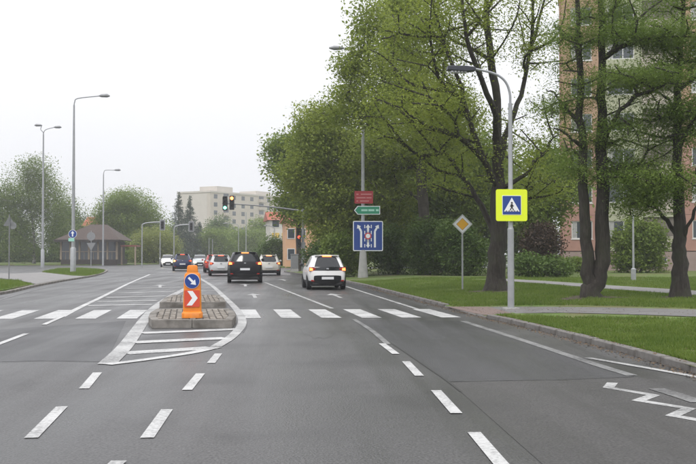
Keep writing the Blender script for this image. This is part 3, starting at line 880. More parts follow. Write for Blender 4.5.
MB().prism(rrect(a.x - .2, a.x + .25, a.z - .13, a.z + .13, .03), 0, .02).build('plate', mat('plate_green', (.30, .60, .50), .4), r)
MB().box(-.04, .04, .02, .1, a.z - .03, a.z + .03).build('clamp', M_galv, r)

# dark sign seen from behind at the left edge
p = G(9, 278.6, .12)
r = thing('road_sign', 'dark back of a road sign on a thin post at the left edge', 'sign', p, R(8))
pole_part(r, [(0, 0, -.1), (0, 0, zat(p, 215))], .035, M_galvdark, 'post')
zc = zat(p, 223.5); kx = p.y / F
MB().prism([(-6 * kx, zc - 3 * kx), (6 * kx, zc - 3 * kx), (0, zc + 7 * kx)], .04, .055).build('triangle_plate', M_galvdark, r)
MB().prism(circle(3 * kx, zc - 2.5 * kx, 3.6 * kx, 20), .06, .075).build('round_plate', M_sgrey, r)
MB().box(-.25, .25, .03, .04, zc - .03, zc + .03).build('rail', M_galvdark, r)
# pair of sign backs in front of the pavilion
p = G(91, 266, .1)
r = thing('road_sign', 'post with a round and a triangular sign back before the pavilion', 'sign', p)
kx = p.y / F
pole_part(r, [(0, 0, -.1), (0, 0, zat(p, 231))], .04, M_galv, 'post')
MB().prism(circle(0, zat(p, 236.5), 4.2 * kx, 20), -.06, -.045).build('round_plate', M_sgrey, r)
zc = zat(p, 247)
MB().prism([(-4.4 * kx, zc + 4 * kx), (4.4 * kx, zc + 4 * kx), (0, zc - 4 * kx)], -.06, -.045).build('triangle_plate', M_sgrey, r)

# ------------------------------------------------------------------ traffic signals
M_lred = mat('lens_red_on', (.6, .03, .02), .3, emit=(1, .07, .04), estr=2.6)
M_lamb = mat('lens_amber_on', (.7, .3, .02), .3, emit=(1, .33, .10), estr=3.2)
M_lgrn = mat('lens_green_on', (.05, .6, .4), .3, emit=(.25, 1, .70), estr=2.6)
M_loff = mat('lens_off', (.03, .03, .03), .25)
def signal_head(root, x, y, z, lit, s=1.0, board=False, rz=0, back=False):
    h = MB().prism(rrect(x - .17 * s, x + .17 * s, z - .5 * s, z + .5 * s, .06 * s), y - .12, y + .10).build('signal_head', M_black, root)
    for k, dz in enumerate((.31, 0, -.31)):
        m = lit[k] if lit[k] else M_loff
        MB().prism(circle(x, z + dz * s, .115 * s, 16), y - .14, y - .115).build('lens', m, h)
        vis = [(x + .125 * s * math.cos(R(a)), z + dz * s + .125 * s * math.sin(R(a))) for a in range(10, 180, 20)]
        mb = MB(); n = len(vis)
        vs = [(a, y - .12, b) for a, b in vis] + [(a, y - .30 * s, b + .01) for a, b in vis]
        mb.add(vs, [(i, i + 1, n + i + 1, n + i) for i in range(n - 1)]).build('visor', M_black, h)
    if board:
        o = rrect(x - .36 * s, x + .36 * s, z - .72 * s, z + .72 * s, .15 * s); i_ = rrect(x - .31 * s, x + .31 * s, z - .67 * s, z + .67 * s, .12 * s)
        n = len(o); vs = [(a, y + .0, b) for a, b in o] + [(a, y + .0, b) for a, b in i_]
        vs += [(a, y + .03, b) for a, b in o] + [(a, y + .03, b) for a, b in i_]
        fs = []
        for q in range(n):
            w_ = (q + 1) % n
            fs += [(q, w_, n + w_, n + q), (2 * n + q, 3 * n + q, 3 * n + w_, 2 * n + w_), (q, 2 * n + q, 2 * n + w_, w_), (n + q, n + w_, 3 * n + w_, 3 * n + q)]
        MB().add(vs, fs).build('board_edge', M_lens, h)
        MB().prism(i_, y + .012, y + .022).build('board', M_galvdark, h)
    return h
D = 80.0
bp2 = P(303, 272, D); bp2.z = .28
ts = thing('traffic_signal', 'traffic light mast with long arm holding green and amber lights over the road', 'traffic light', bp2)
def T(x, y, DD=D): return P(x, y, DD) - bp2
pole_part(ts, [(0, 0, -.1), (0, 0, T(303, 209).z)], [.13, .09], M_galvdark, 'mast')
pole_part(ts, [(0, 0, T(303, 211).z), T(281, 208), T(255, 205.4), T(222, 203.2)], [.07, .06, .05, .04], M_galvdark, 'arm', 8)
c = T(225.2, 203.5); signal_head(ts, c.x, c.y - .12, c.z, (None, None, M_lgrn), 1.15)
c = T(232.0, 202.8); signal_head(ts, c.x, c.y - .12, c.z, (M_lamb, None, None), 1.15)
c = T(301.5, 241); signal_head(ts, c.x - .2, c.y - .3, c.z, (M_lred, None, None), 1.0)
MB().box(-.2, .2, -.36, -.15, c.z - .6, c.z - .1).build('bracket', M_galvdark, ts)
cb = P(294.5, 270, 78); cb.z = .26
t = thing('control_cabinet', 'pale grey signal cabinet at the foot of the traffic light', 'cabinet', cb)
MB().box(-.32, .32, -.2, .2, -.1, .12).build('plinth', M_conc, t)
MB().box(-.3, .3, -.18, .18, .12, 1.25).build('body', M_galv, t, bevel=.01)
MB().box(-.34, .34, -.22, .22, 1.25, 1.31).build('lid', M_sgrey, t, bevel=.01)
MB().box(-.26, .26, -.195, -.178, .18, 1.2).build('door', M_sgrey, t)
# far masts with backed signal heads
def far_mast(xp, ytop, xh, yh, D, label):
    b = P(xp, 260, D); b.z = .0
    t = thing('traffic_signal', label, 'traffic light', b)
    f = lambda x, y: P(x, y, D) - b
    pole_part(t, spline([(0, 0, -.05), (0, 0, f(xp, ytop + 8).z), f(xp + (1.5 if xh > xp else -1.5), ytop + 2), f((xp + xh) / 2, ytop + .4), f(xh, ytop)], 4), [.07] * 17, M_galv, 'mast', 8)
    c = f(xh, yh); signal_head(t, c.x, c.y - .15, c.z, (None, None, None), .88, board=True)
far_mast(142, 222, 162.6, 225, 116, 'curved grey traffic light mast furthest left beyond the crossing')
far_mast(174, 224.5, 191.4, 226.5, 120, 'grey traffic light mast beside the conifers beyond the crossing')
def post(x, yb, ytop, D, label, arm=None, rad=.09):
    b = P(x, yb, D); b.z = 0
    t = thing('lamp_post', label, 'street lamp', b)
    H = P(x, ytop, D).z
    pole_part(t, [(0, 0, -.05), (0, 0, H)], [rad, rad * .6], M_galv, 'pole', 8)
    if arm:
        pole_part(t, spline([(0, 0, H - .02), (arm * .2, 0, H + .35), (arm, 0, H + .5)], 4), .05, M_galv, 'arm', 6)
        MB().tube([(arm * .95, 0, H + .5), (arm * 1.05, 0, H + .52), (arm * 1.35, 0, H + .5)], [.05, .16, .05], 8).build('luminaire', M_sgrey, t, smooth_=True)
post(238.5, 262, 226, 185, 'far street lamp with an arm to the left above the red car', -2.2)
post(246, 262, 212, 165, 'thin plain far post rising behind the black car', None, .10)
post(160, 264, 232, 150, 'pale thin far post left of the dark blue car', None, .10)
post(209, 262, 238, 190, 'thin far post left of a near twin, right of the conifers', None, .08)
post(212.5, 262, 239, 190, 'thin far post right of a near twin, right of the conifers', None, .08)
post(274.5, 263, 229, 150, 'far street lamp in front of the dark bush by the red roof', -1.2, .10)

# ------------------------------------------------------------------ cars
M_tyre = mat('tyre', (.014, .014, .015), .8)
M_rim = mat('wheel_rim', (.32, .33, .34), .35, metal=.8)
M_glass = mat('car_glass', (.012, .014, .016), .08, spec=.45)
M_trim = mat('car_trim', (.018, .018, .019), .5)
M_tail = mat('tail_lamp', (.30, .012, .006), .2)
M_tailon = mat('tail_lamp_on', (.55, .05, .02), .25, emit=(1, .10, .03), estr=1.4)
M_brake = mat('brake_lamp_on', (.6, .06, .03), .25, emit=(1, .24, .06), estr=2.6)
M_head = mat('head_lamp_on', (.85, .85, .78), .15, emit=(1, .90, .62), estr=6.0)
M_headl = mat('head_lamp', (.55, .56, .58), .12)
M_plate = mat('number_plate', (.72, .73, .74), .4)
def carpaint(n, c, rough=.25): return mat('paint_' + n, c, rough, spec=.35 if n != 'black' else .2, coat=.35 if n != 'black' else .08)
PARTS = ['body', 'window', 'rear_window', 'windscreen', 'lower_bumper', 'hatch_panel', 'bonnet']

def car(px, label, colour, L=4.2, W=1.78, H=1.52, heading=0.0, lights='brake', black_hatch=False, suv=False, D=None, front=False, turn=None, roof_rack=False):
    """px: photograph point under the nearest bumper's middle on the road"""
    p = G(*px) if D is None else P(px[0], px[1], D); p.z = 0
    hw = W / 2
    lev = np.array([.20, .40, .64, .84, .99, 1.50]) * (H / 1.5)
    if suv: lev[:5] += np.array([.04, .05, .06, .06, .06])
    yr = np.array([.12, .015, .0, .05, .10, .46 if not suv else .40])                # rear profile
    yf = np.array([-.10, .0, -.02, -.10, -.24, -.30])                                # front profile
    wl = np.array([.86, .965, 1.0, .985, .93, .68 if not suv else .70])
    st = [  # (y, width scale, z scale for lower levels, roof z)
        (None, .90, 1.0, lev[5] - .05), (.62, .985, 1.0, lev[5] - .01), (.36 * L, 1.0, 1.0, lev[5]), (.555 * L, 1.0, 1.0, lev[5] - .05),
        (.745 * L, .99, 1.0, lev[4] + .06), (.88 * L, .965, .95, lev[4] - .04), (None, .86, .84, lev[4] * .84 + .035)]
    S = len(st); NL = 6; fr = [1, .80, .4, 0, -.4, -.80, -1]; M_ = len(fr) - 1
    v = []; idx = {}
    def addv(key, co):
        if key not in idx: idx[key] = len(v); v.append(co)
        return idx[key]
    def pt(s, l, f):
        y, ws, zs, rz = st[s]
        x = hw * wl[l] * ws
        z = lev[l] * zs if l < 5 else rz
        if l == 5 and s >= 4: x = hw * .86 * ws
        if s == 0: yy = yr[l]
        elif s == S - 1: yy = L + yf[l]
        else:
            yy = y + (0 if l < 5 else 0)
            if s == 3 and l < 5: yy += .25
        bul = (1 - f * f)
        if s == 0: yy -= .13 * bul
        if s == S - 1: yy += .16 * bul
        if l == 5: z += .05 * bul
        return (x * f, yy, z)
    faces = []; tags = []
    def vi(s, l, c):      # c: column index 0..M_
        return addv((s, l, c), pt(s, l, fr[c]))
    for s in range(S - 1):
        for l in range(NL - 1):
            for c in (0, M_):
                a, b, d_, e = vi(s, l, c), vi(s + 1, l, c), vi(s + 1, l + 1, c), vi(s, l + 1, c)
                faces.append((a, b, d_, e) if c == 0 else (a, e, d_, b))
                t = 0
                if l == 4 and s in (1, 2, 3): t = 1
                if l == 0: t = 4
                tags.append(t)
        for c in range(M_):
            a, b, d_, e = vi(s, 5, c), vi(s + 1, 5, c), vi(s + 1, 5, c + 1), vi(s, 5, c + 1)
            faces.append((a, b, d_, e)); tags.append(3 if s == 3 else (6 if s >= 4 else 0))
    for l in range(NL - 1):
        for c in range(M_):
            a, b, d_, e = vi(0, l, c), vi(0, l + 1, c), vi(0, l + 1, c + 1), vi(0, l, c + 1)
            faces.append((a, b, d_, e))
            t = 0
            if l == 0: t = 4
            if l == 4 and 0 < c < M_ - 1: t = 2
            if black_hatch and l == 3: t = 5
            if black_hatch and l == 1 and 0 < c < M_ - 1: t = 5
            tags.append(t)
            a, b, d_, e = vi(S - 1, l, c), vi(S - 1, l, c + 1), vi(S - 1, l + 1, c + 1), vi(S - 1, l + 1, c)
            faces.append((a, b, d_, e)); tags.append(4 if l <= 1 and 0 < c < M_ - 1 else 0)
    # floor
    faces.append(tuple([vi(s, 0, 0) for s in range(S - 1, -1, -1)] + [vi(s, 0, M_) for s in range(S)])) if False else None
    me = bpy.data.meshes.new('cage'); me.from_pydata(v, [], faces)
    bm = bmesh.new(); bm.from_mesh(me)
    bmesh.ops.recalc_face_normals(bm, faces=list(bm.faces))
    bm.faces.ensure_lookup_table()
    for i, t in enumerate(tags): bm.faces[i].material_index = t
    cl = bm.edges.layers.float.new('crease_edge')
    for e in bm.edges:
        e[cl] = .13
        if len(e.link_faces) == 2 and e.link_faces[0].material_index != e.link_faces[1].material_index: e[cl] = .45
        if len(e.link_faces) == 1: e[cl] = 1
    bm.to_mesh(me); bm.free()
    for i in range(7): me.materials.append(None)
    tmp = bpy.data.objects.new('cage', me); COL.objects.link(tmp)
    md = tmp.modifiers.new('s', 'SUBSURF'); md.levels = 2; md.render_levels = 2
    dg = bpy.context.evaluated_depsgraph_get()
    em = bpy.data.meshes.new_from_object(tmp.evaluated_get(dg))
    bpy.data.objects.remove(tmp, do_unlink=True)
    root = thing('car', label, 'car', p, heading)
    shift = 0.0
    if front:      # the front bumper is the near one: turn it round
        root.rotation_euler = (0, 0, heading + math.pi)
        shift = -L
    cm = {0: colour, 1: M_glass, 2: M_glass, 3: M_glass, 4: M_trim, 5: M_glass if black_hatch else colour, 6: colour}
    co = np.empty(len(em.vertices) * 3); em.vertices.foreach_get('co', co); co = co.reshape(-1, 3)
    groups = {}
    for pl_ in em.polygons: groups.setdefault(pl_.material_index, []).append(list(pl_.vertices))
    for t, fs in groups.items():
        used = sorted({i for f in fs for i in f}); mp = {q: k for k, q in enumerate(used)}
        m2 = bpy.data.meshes.new(PARTS[t])
        vv = co[used].copy(); vv[:, 1] += shift
        m2.from_pydata([tuple(q) for q in vv], [], [[mp[i] for i in f] for f in fs]); m2.materials.append(cm[t])
        m2.polygons.foreach_set('use_smooth', [True] * len(m2.polygons)); m2.update()
        link(PARTS[t], m2, root)
    # underbody
    MB().box(-hw * .82, hw * .82, .22 + shift, L - .25 + shift, .17, .30).build('underbody', M_trim, root)
    wr = .315 * (H / 1.5) + (.02 if suv else 0)
    ww = .20
    for yy in (.17 * L + .08, .815 * L):
        for sx in (-1, 1):
            xo = sx * (hw * .985); x_in = xo - sx * ww
            prof = [(x_in, wr * .9), (x_in + sx * .02, wr), (xo - sx * .02, wr), (xo, wr * .92), (xo, wr * .68)]
            n = 20; vs = []; fs = []
            for (xx, rr) in prof:
                vs += [(xx, yy + shift + rr * math.cos(2 * math.pi * k / n), wr + rr * math.sin(2 * math.pi * k / n)) for k in range(n)]
            for i in range(len(prof) - 1):
                for k in range(n):
                    a = i * n + k; b = i * n + (k + 1) % n; fs.append((a, b, b + n, a + n))
            fs.append(tuple(range(n)))
            w = link('wheel', None, root)
            MB().add(vs, fs).build('tyre', M_tyre, w, smooth_=True)
            vs = [(xo - sx * .015, yy + shift + wr * .68 * math.cos(2 * math.pi * k / n), wr + wr * .68 * math.sin(2 * math.pi * k / n)) for k in range(n)]
            vs += [(xo - sx * .05, yy + shift, wr)]
            MB().add(vs, [(k, (k + 1) % n, n) for k in range(n)]).build('rim', M_rim, w)
            ring = MB(); vs = []
            for rr in (wr * 1.13, wr * .9):
                vs += [(sx * (hw * .985 + .004), yy + shift + rr * math.cos(R(a)), wr + rr * math.sin(R(a))) for a in range(-10, 191, 20)]
            k = len(vs) // 2
            ring.add(vs, [(i, i + 1, k + i + 1, k + i) for i in range(k - 1)]).build('wheel_arch', M_trim, root)
    # mirrors
    for sx in (-1, 1):
        x = sx * (hw * .98); y = .70 * L + shift
        MB().box(min(x, x + sx * .17), max(x, x + sx * .17), y - .05, y + .07, lev[4] + .02, lev[4] + .15).build('mirror', colour if not black_hatch else M_trim, root, bevel=.03)
    # rear equipment
    zb, zt = lev[3] - .03, lev[4] + .0
    tl = {'brake': M_brake, 'tail': M_tailon, 'off': M_tail}[lights]
    for sx in (-1, 1):
        xo = hw * .925; xi = hw * .60
        zl0, zl1 = (lev[3] - .03, lev[4] - .01)
        poly = [(sx * xi, zl0 + .05), (sx * xi, zl1 - .02), (sx * xo * .985, zl1 + .02), (sx * xo, zl0)]
        lb = MB().prism(poly, .0 + shift, .16 + shift).build('tail_light', M_tail, root, bevel=.012)
        mm_ = tl
        if turn and sx == turn: mm_ = M_turn
        MB().prism([(sx * (xi + .12), zl0 + .04), (sx * (xi + .12), zl1 - .035), (sx * xo * .97, zl1 - .01), (sx * xo * .98, zl0 + .03)], -.012 + shift, .02 + shift).build('lamp', mm_, lb)
    if lights != 'off':
        MB().box(-.20, .20, yr[5] - .17 + shift, yr[5] - .05 + shift, lev[5] - .055, lev[5] - .005).build('high_brake_light', tl, root, bevel=.008)
    MB().box(-hw * .62, hw * .62, yr[5] - .14 + shift, yr[5] + .15 + shift, lev[5] - .012, lev[5] + .022).build('spoiler', colour, root, bevel=.01)
    pz = (lev[2] - .02) if not black_hatch else lev[1] + .12
    MB().box(-.26, .26, -.165 + shift, -.08 + shift, pz - .055, pz + .055).build('number_plate', M_plate, root)
    MB().box(-.06, .06, -.115 + shift, -.04 + shift, lev[3] + .05, lev[3] + .11).build('badge', M_rim, root, bevel=.02)
    MB().box(-.30, .02, yr[4] + .02 + shift, yr[4] + .05 + shift, lev[4] + .02, lev[4] + .04).build('wiper', M_trim, root)
    MB().box(-hw * .74, hw * .74, .0 + shift, .1 + shift, .24, .34).build('diffuser', M_trim, root)
    for sx in (-1, 1):
        MB().box(sx * hw * .72 - .09, sx * hw * .72 + .09, -.03 + shift, .06 + shift, lev[1] - .02, lev[1] + .04).build('reflector', M_tail, root)
    # front equipment
    for sx in (-1, 1):
        zf = lev[3] * .84 - .02
        poly = [(sx * hw * .52, zf - .06), (sx * hw * .50, zf + .05), (sx * hw * .80, zf + .09), (sx * hw * .82, zf - .04)]
        MB().prism(poly, L - .14 + shift, L + .085 + shift).build('headlight', M_head if front else M_headl, root, bevel=.01)
    if front:
        MB().box(-.26, .26, L + .13 + shift, L + .165 + shift, lev[1] * .84, lev[1] * .84 + .11).build('number_plate', M_plate, root)
        MB().box(-hw * .42, hw * .42, L + .10 + shift, L + .15 + shift, lev[2] * .84, lev[3] * .84 - .05).build('grille', M_trim, root)
    if roof_rack:
        for sx in (-1, 1):
            pole_part(root, [(sx * hw * .62, .6 + shift, lev[5] + .02), (sx * hw * .62, .8 + shift, lev[5] + .07), (sx * hw * .62, 2.1 + shift, lev[5] + .07), (sx * hw * .62, 2.3 + shift, lev[5] + .02)], .02, M_galv, 'roof_rail', 6)
    return root
M_turn = mat('turn_lamp_on', (.75, .45, .05), .25, emit=(1, .62, .12), estr=5.0)
car((327.5, 290), 'white hatchback with black tailgate braking in the right lane', carpaint('white', (.70, .70, .69)), 4.0, 1.74, 1.50, R(4.0), 'brake', black_hatch=True)
car((245, 283), 'black car with brake lights on, nearest in the left lane queue', carpaint('black', (.012, .012, .014)), 4.45, 1.93, 1.66, R(3.5), 'brake', suv=True)
car((221, 276), 'silver white hatchback partly hidden left of the black car', carpaint('silver', (.50, .50, .50), .35), 4.1, 1.72, 1.48, R(6), 'tail')
car((214.5, 272.6), 'red car mostly hidden behind the silver white hatchback', carpaint('red', (.36, .03, .025)), 4.1, 1.72, 1.48, R(7), 'tail')
car((269, 275.6), 'pale cream car ahead of the black one, right lane end', carpaint('cream', (.56, .54, .49), .35), 4.4, 1.75, 1.47, R(3), 'brake', roof_rack=True)
car((182.5, 271), 'dark blue car with left turn light on, left of the island', carpaint('blue', (.012, .019, .07)), 4.3, 1.78, 1.55, R(8), 'tail', turn=-1)
car((168, 267.2), 'oncoming white car with headlights on, left of the blue car', carpaint('white2', (.62, .62, .60)), 4.2, 1.75, 1.45, R(8), 'off', front=True)
car((200, 268), 'oncoming silver car with headlights on, right of the blue car', carpaint('silver2', (.40, .43, .43), .35), 4.3, 1.75, 1.45, R(6), 'off', front=True)

# ------------------------------------------------------------------ buildings
M_salmon = mat('panel_salmon', (.36, .205, .165), .85, .08, 1.5, .15, 30)
M_ochre = mat('panel_orange', (.38, .25, .165), .85, .08, 1.5, .15, 30)
M_green = mat('panel_pale_green', (.38, .39, .27), .85, .08, 1.5, .15, 30)
M_plinth = mat('plinth_stone', (.30, .225, .205), .85, .12, 1.5, .2, 30)
M_core = mat('core_wall', (.16, .14, .12), .9, .1, 2)
M_frame = mat('window_frame', (.62, .62, .60), .5)
M_pane = mat('window_pane', (.05, .06, .07), .08, spec=.7)
M_curt = mat('window_curtain', (.34, .34, .33), .7, .2, 6)
M_rail = mat('balcony_rail', (.45, .40, .34), .7, .1, 3)

def ring_panel(w, h, hx0, hx1, hz0, hz1, t=.14):
    """wall panel with a window hole, joints left open round it"""
    mb = MB(); g = .012
    mb.box(g, w - g, 0, t, g, hz0); mb.box(g, w - g, 0, t, hz1, h - g)
    mb.box(g, hx0, 0, t, hz0, hz1); mb.box(hx1, w - g, 0, t, hz0, hz1)
    return mb
def window_mesh(w, h):
    fr = MB(); b = .07
    fr.box(0, w, 0, .06, 0, b).box(0, w, 0, .06, h - b, h).box(0, b, 0, .06, b, h - b).box(w - b, w, 0, .06, b, h - b).box(w * .58 - b / 2, w * .58 + b / 2, .002, .062, b, h - b)
    return fr

tb = P(562, 273, 76); tb.z = .05
tower = thing('apartment_building', 'salmon and pale green panel apartment block behind the trees on the right', 'building', tb, R(-15.5))
BW, SH, NS, PLH = 3.0, 2.8, 8, 1.75
pat = ['S', 'G', 'L', 'S', 'S', 'G', 'L', 'S', 'S', 'G']
MB().box(.02, len(pat) * BW, .145, 12, -.3, PLH + NS * SH).build('wall', M_core, tower)
MB().box(-.14, -.0, .14, 12, -.3, PLH + NS * SH).build('gable', M_salmon, tower)
MB().box(-.3, len(pat) * BW + .3, -.25, 12.3, PLH + NS * SH, PLH + NS * SH + .5).build('roof', M_conc, tower)
meS = ring_panel(BW, SH, .75, 2.35, .95, 2.35).mesh('panel', M_salmon)
meO = ring_panel(BW, SH, .75, 2.35, .95, 2.35).mesh('panel', M_ochre)
meG = ring_panel(BW, SH, .55, 2.55, .95, 2.35).mesh('panel', M_green)
meL = ring_panel(BW, SH, .15, 2.85, .95, 2.62).mesh('panel', M_green)
meP = ring_panel(BW, PLH - .05, 1.1, 1.9, .75, 1.3, .16).mesh('plinth_panel', M_plinth)
wS = window_mesh(1.6, 1.4).mesh('window', M_frame); wG = window_mesh(2.0, 1.4).mesh('window', M_frame); wP = window_mesh(.8, .55).mesh('window', M_frame)
pS = MB().box(.05, 1.55, .03, .04, .05, 1.35).mesh('pane', M_pane); pG = MB().box(.05, 1.95, .03, .04, .05, 1.35).mesh('pane', M_pane); pP = MB().box(.05, .75, .03, .04, .05, .5).mesh('pane', M_pane)
cS = MB().box(.07, .42, .024, .029, .07, 1.33).mesh('curtain', M_curt); sS = MB().box(-.06, 1.66, -.10, .0, -.06, -.003).mesh('sill', M_frame)
lpar = MB().box(.16, 2.84, .5, .56, .0, 2.0).mesh('loggia_wall', M_curt)
lrail = MB().box(.1, 2.9, -.06, -.003, .15, 1.05).box(.1, 2.9, -.1, -.003, 1.05, 1.12).mesh('balcony_rail', M_rail)
for c, k in enumerate(pat):
    x = c * BW
    link('plinth_panel', meP, tower, (x, -.02, 0)); w = link('window', wP, tower, (x + 1.1, .05, .75)); link('pane', pP, w)
    for s in range(NS):
        z = PLH + s * SH
        if k == 'S':
            link('panel', meS if s < 3 else meO, tower, (x, 0, z)); w = link('window', wS, tower, (x + .75, .06, z + .95)); link('pane', pS, w); link('sill', sS, w)
            if (s * 7 + c * 3) % 5 < 3: link('curtain', cS, w)
        elif k == 'G':
            link('panel', meG, tower, (x, 0, z)); w = link('window', wG, tower, (x + .55, .06, z + .95)); link('pane', pG, w)
            if (s * 5 + c) % 3: link('curtain', cS, w)
        else:
            link('panel', meL, tower, (x, 0, z)); link('balcony_rail', lrail, tower, (x, 0, z))
            MB().box(x + .15, x + 2.85, .1455, .1475, z + .95, z + 2.62).build('loggia_glass', M_pane, tower) if s < 8 else None

# long beige block far away
M_beige = mat('panel_beige', (.47, .42, .36), .85, .06, .4)
M_beige2 = mat('panel_cream', (.50, .46, .41), .85, .06, .4)
bc = P(210, 254, 345); bc.z = 0
blk = thing('apartment_building', 'long beige panel apartment block with stepped roof far down the road', 'building', bc, R(55))
H0 = P(215, 190.5, 345).z
BL = 118.0
MB().box(0, BL, 0, 15, 0, H0).build('wall', M_beige, blk)
for i in range(5):
    x = 6 + i * 23.0
    MB().box(x, x + 9, 2, 10, H0 + .002, H0 + 1.5 + (.5 if i == 0 else 0)).build('roof_house', M_beige2, blk)
MB().box(-.2, BL + .2, -.2, 15.2, H0 - .6, H0 + .0015).build('parapet', M_beige2, blk)
wf = MB().box(0, 1.9, -.03, .05, 0, 1.5).mesh('window', M_pane); wb = MB().box(0, 3.0, -1.0, .05, 0, 1.1).mesh('balcony', M_rail); wsh = MB().box(.1, 2.9, -.06, .04, 1.15, 2.4).mesh('balcony_door', M_pane)
nb = 22
for i in range(nb):
    for s in range(int(H0 // 2.85)):
        x = 2.0 + i * 5.2; z = 1.2 + s * 2.85
        if i % 4 == 1:
            link('balcony', wb, blk, (x, -.003, z - .2)); link('balcony_door', wsh, blk, (x, -.003, z - .2))
        else:
            link('window', wf, blk, (x, -.003, z))
# gable of the block faces the road
gb = MB().box(-.05, .05, 1.5, 13.5, 1, H0 - 1)
gb.build('gable_panel', M_beige2, blk)

# houses at the right far corner
M_tile = mat('roof_tile', (.32, .085, .05), .85, .2, 3)
M_houseW = mat('render_white', (.56, .53, .50), .9, .08, 1)
M_houseO = mat('render_orange', (.60, .36, .21), .9, .08, 1)
M_yel = mat('shutter_yellow', (.62, .42, .10), .7)
def house(xl, xr, yeave, yridge, D, label, wall, rz, rows, ridge_along=True, depth=9, name='house', roof_m=None):
    a = P(xl, 254, D); b = P(xr, 254, D); a.z = 0
    W_ = (b - a).length; He = P(xl, yeave, D).z; Hr = P(xl, yridge, D).z
    t = thing(name, label, 'house', a, rz)
    MB().box(0, W_, 0, depth, -.1, He).build('wall', wall, t)
    o = .4
    if ridge_along:
        vs = [(-o, -o, He), (W_ + o, -o, He), (W_ + o, depth + o, He), (-o, depth + o, He), (-o, depth / 2, Hr), (W_ + o, depth / 2, Hr)]
        MB().add(vs, [(0, 1, 5, 4), (2, 3, 4, 5), (0, 4, 3), (1, 2, 5), (0, 3, 2, 1)]).build('roof', roof_m or M_tile, t)
    else:
        vs = [(-o, -o, He), (W_ + o, -o, He), (W_ + o, depth + o, He), (-o, depth + o, He), (W_ / 2, -o, Hr), (W_ / 2, depth + o, Hr)]
        MB().add(vs, [(0, 4, 5, 3), (1, 2, 5, 4), (0, 1, 4), (2, 3, 5), (0, 3, 2, 1)]).build('roof', roof_m or M_tile, t)
    for (u, z, w, h, m) in rows:
        wd = MB().box(u * W_ - w / 2, u * W_ + w / 2, -.05, .03, z, z + h).build('window', M_frame, t)
        MB().box(u * W_ - w / 2 + .08, u * W_ + w / 2 - .08, -.06, -.045, z + .08, z + h - .08).build('pane', m, wd)
    return t
house(270, 296, 220, 210.5, 150, 'white house with red tiled roof beyond the cars', M_houseW, R(6),
      [(.2, 5.6, 1.2, 1.3, M_pane), (.55, 5.6, 1.2, 1.3, M_pane), (.2, 3.9, 1.3, 1.0, M_yel), (.55, 3.9, 1.3, 1.0, M_yel), (.2, 1.4, 1.2, 1.4, M_pane), (.55, 1.4, 1.2, 1.4, M_pane)], True)
house(285.5, 330, 221, 217, 112, 'orange rendered building half hidden behind the traffic light and trees', M_houseO, R(3),
      [(.12, 3.3, .9, 1.2, M_pane), (.35, 3.3, .9, 1.2, M_pane), (.12, .9, .9, 1.3, M_pane), (.35, .9, .9, 1.3, M_pane)], True, depth=10)

# pavilion on the left
M_shingle = mat('pavilion_roof', (.060, .042, .034), .85, .2, 2)
M_pwall = mat('pavilion_dark', (.03, .024, .02), .7, .2, 2)
M_post = mat('pavilion_post', (.26, .21, .15), .7, .1, 3)
D = 138.0
a = P(60, 254, D); a.z = .1; b = P(116, 254, D)
pv = thing('pavilion', 'low glazed pavilion with a dull purple brown hipped roof on the left', 'pavilion', a)
PW = (b - a).xy.length; He = P(60, 240, D).z - .1; Hr = P(60, 223.5, D).z - .1
MB().box(0, PW, .5, 9, -.1, .7).build('base_wall', M_pwall, pv)
MB().box(.3, PW - .3, 1.2, 8.7, .7, He - .1).build('interior_wall', M_pwall, pv)
o = .7; r0, r1 = PW * .42, PW * .72
MB().add([(-o, -o, He), (PW + o, -o, He), (PW + o, 9 + o, He), (-o, 9 + o, He), (r0, 4.5, Hr), (r1, 4.5, Hr)], [(0, 1, 5, 4), (1, 2, 5), (2, 3, 4, 5), (3, 0, 4), (0, 3, 2, 1)]).build('roof', M_shingle, pv)
MB().box(-o, PW + o, -o - .06, -o, He - .25, He + .05).build('fascia', M_pwall, pv)
nb = 7
for i in range(nb):
    x = PW * (i + .0) / (nb - 1)
    MB().box(x - .13, x + .13, .46, .72, .7, He - .02).build('post', M_post, pv)
    if i < nb - 1:
        x2 = PW * (i + 1) / (nb - 1)
        g_ = MB().box(x + .13, x2 - .13, .55, .60, .7, He - .02).build('glazing', M_pane, pv)
        MB().box(x + .13, x2 - .13, .50, .545, 1.75, 1.85).box((x + x2) / 2 - .03, (x + x2) / 2 + .03, .505, .546, .7, 1.75).build('rail', M_post, g_)
MB().box(PW + .3, PW + 2.6, 1.5, 5, He - .9, He - .7).build('side_canopy', mat('canopy_red', (.20, .06, .05), .7), pv)
for dx in (.4, 2.3): MB().box(PW + dx, PW + dx + .2, 1.5, 1.7, -.1, He - .9).build('canopy_post', M_post, pv)
# red roofed house behind the pavilion
house(84, 108, 226, 216, 175, 'house with a red ridge showing just above the pavilion roof', M_houseW, R(0), [(.3, 2, 1.2, 1.3, M_pane)], True)

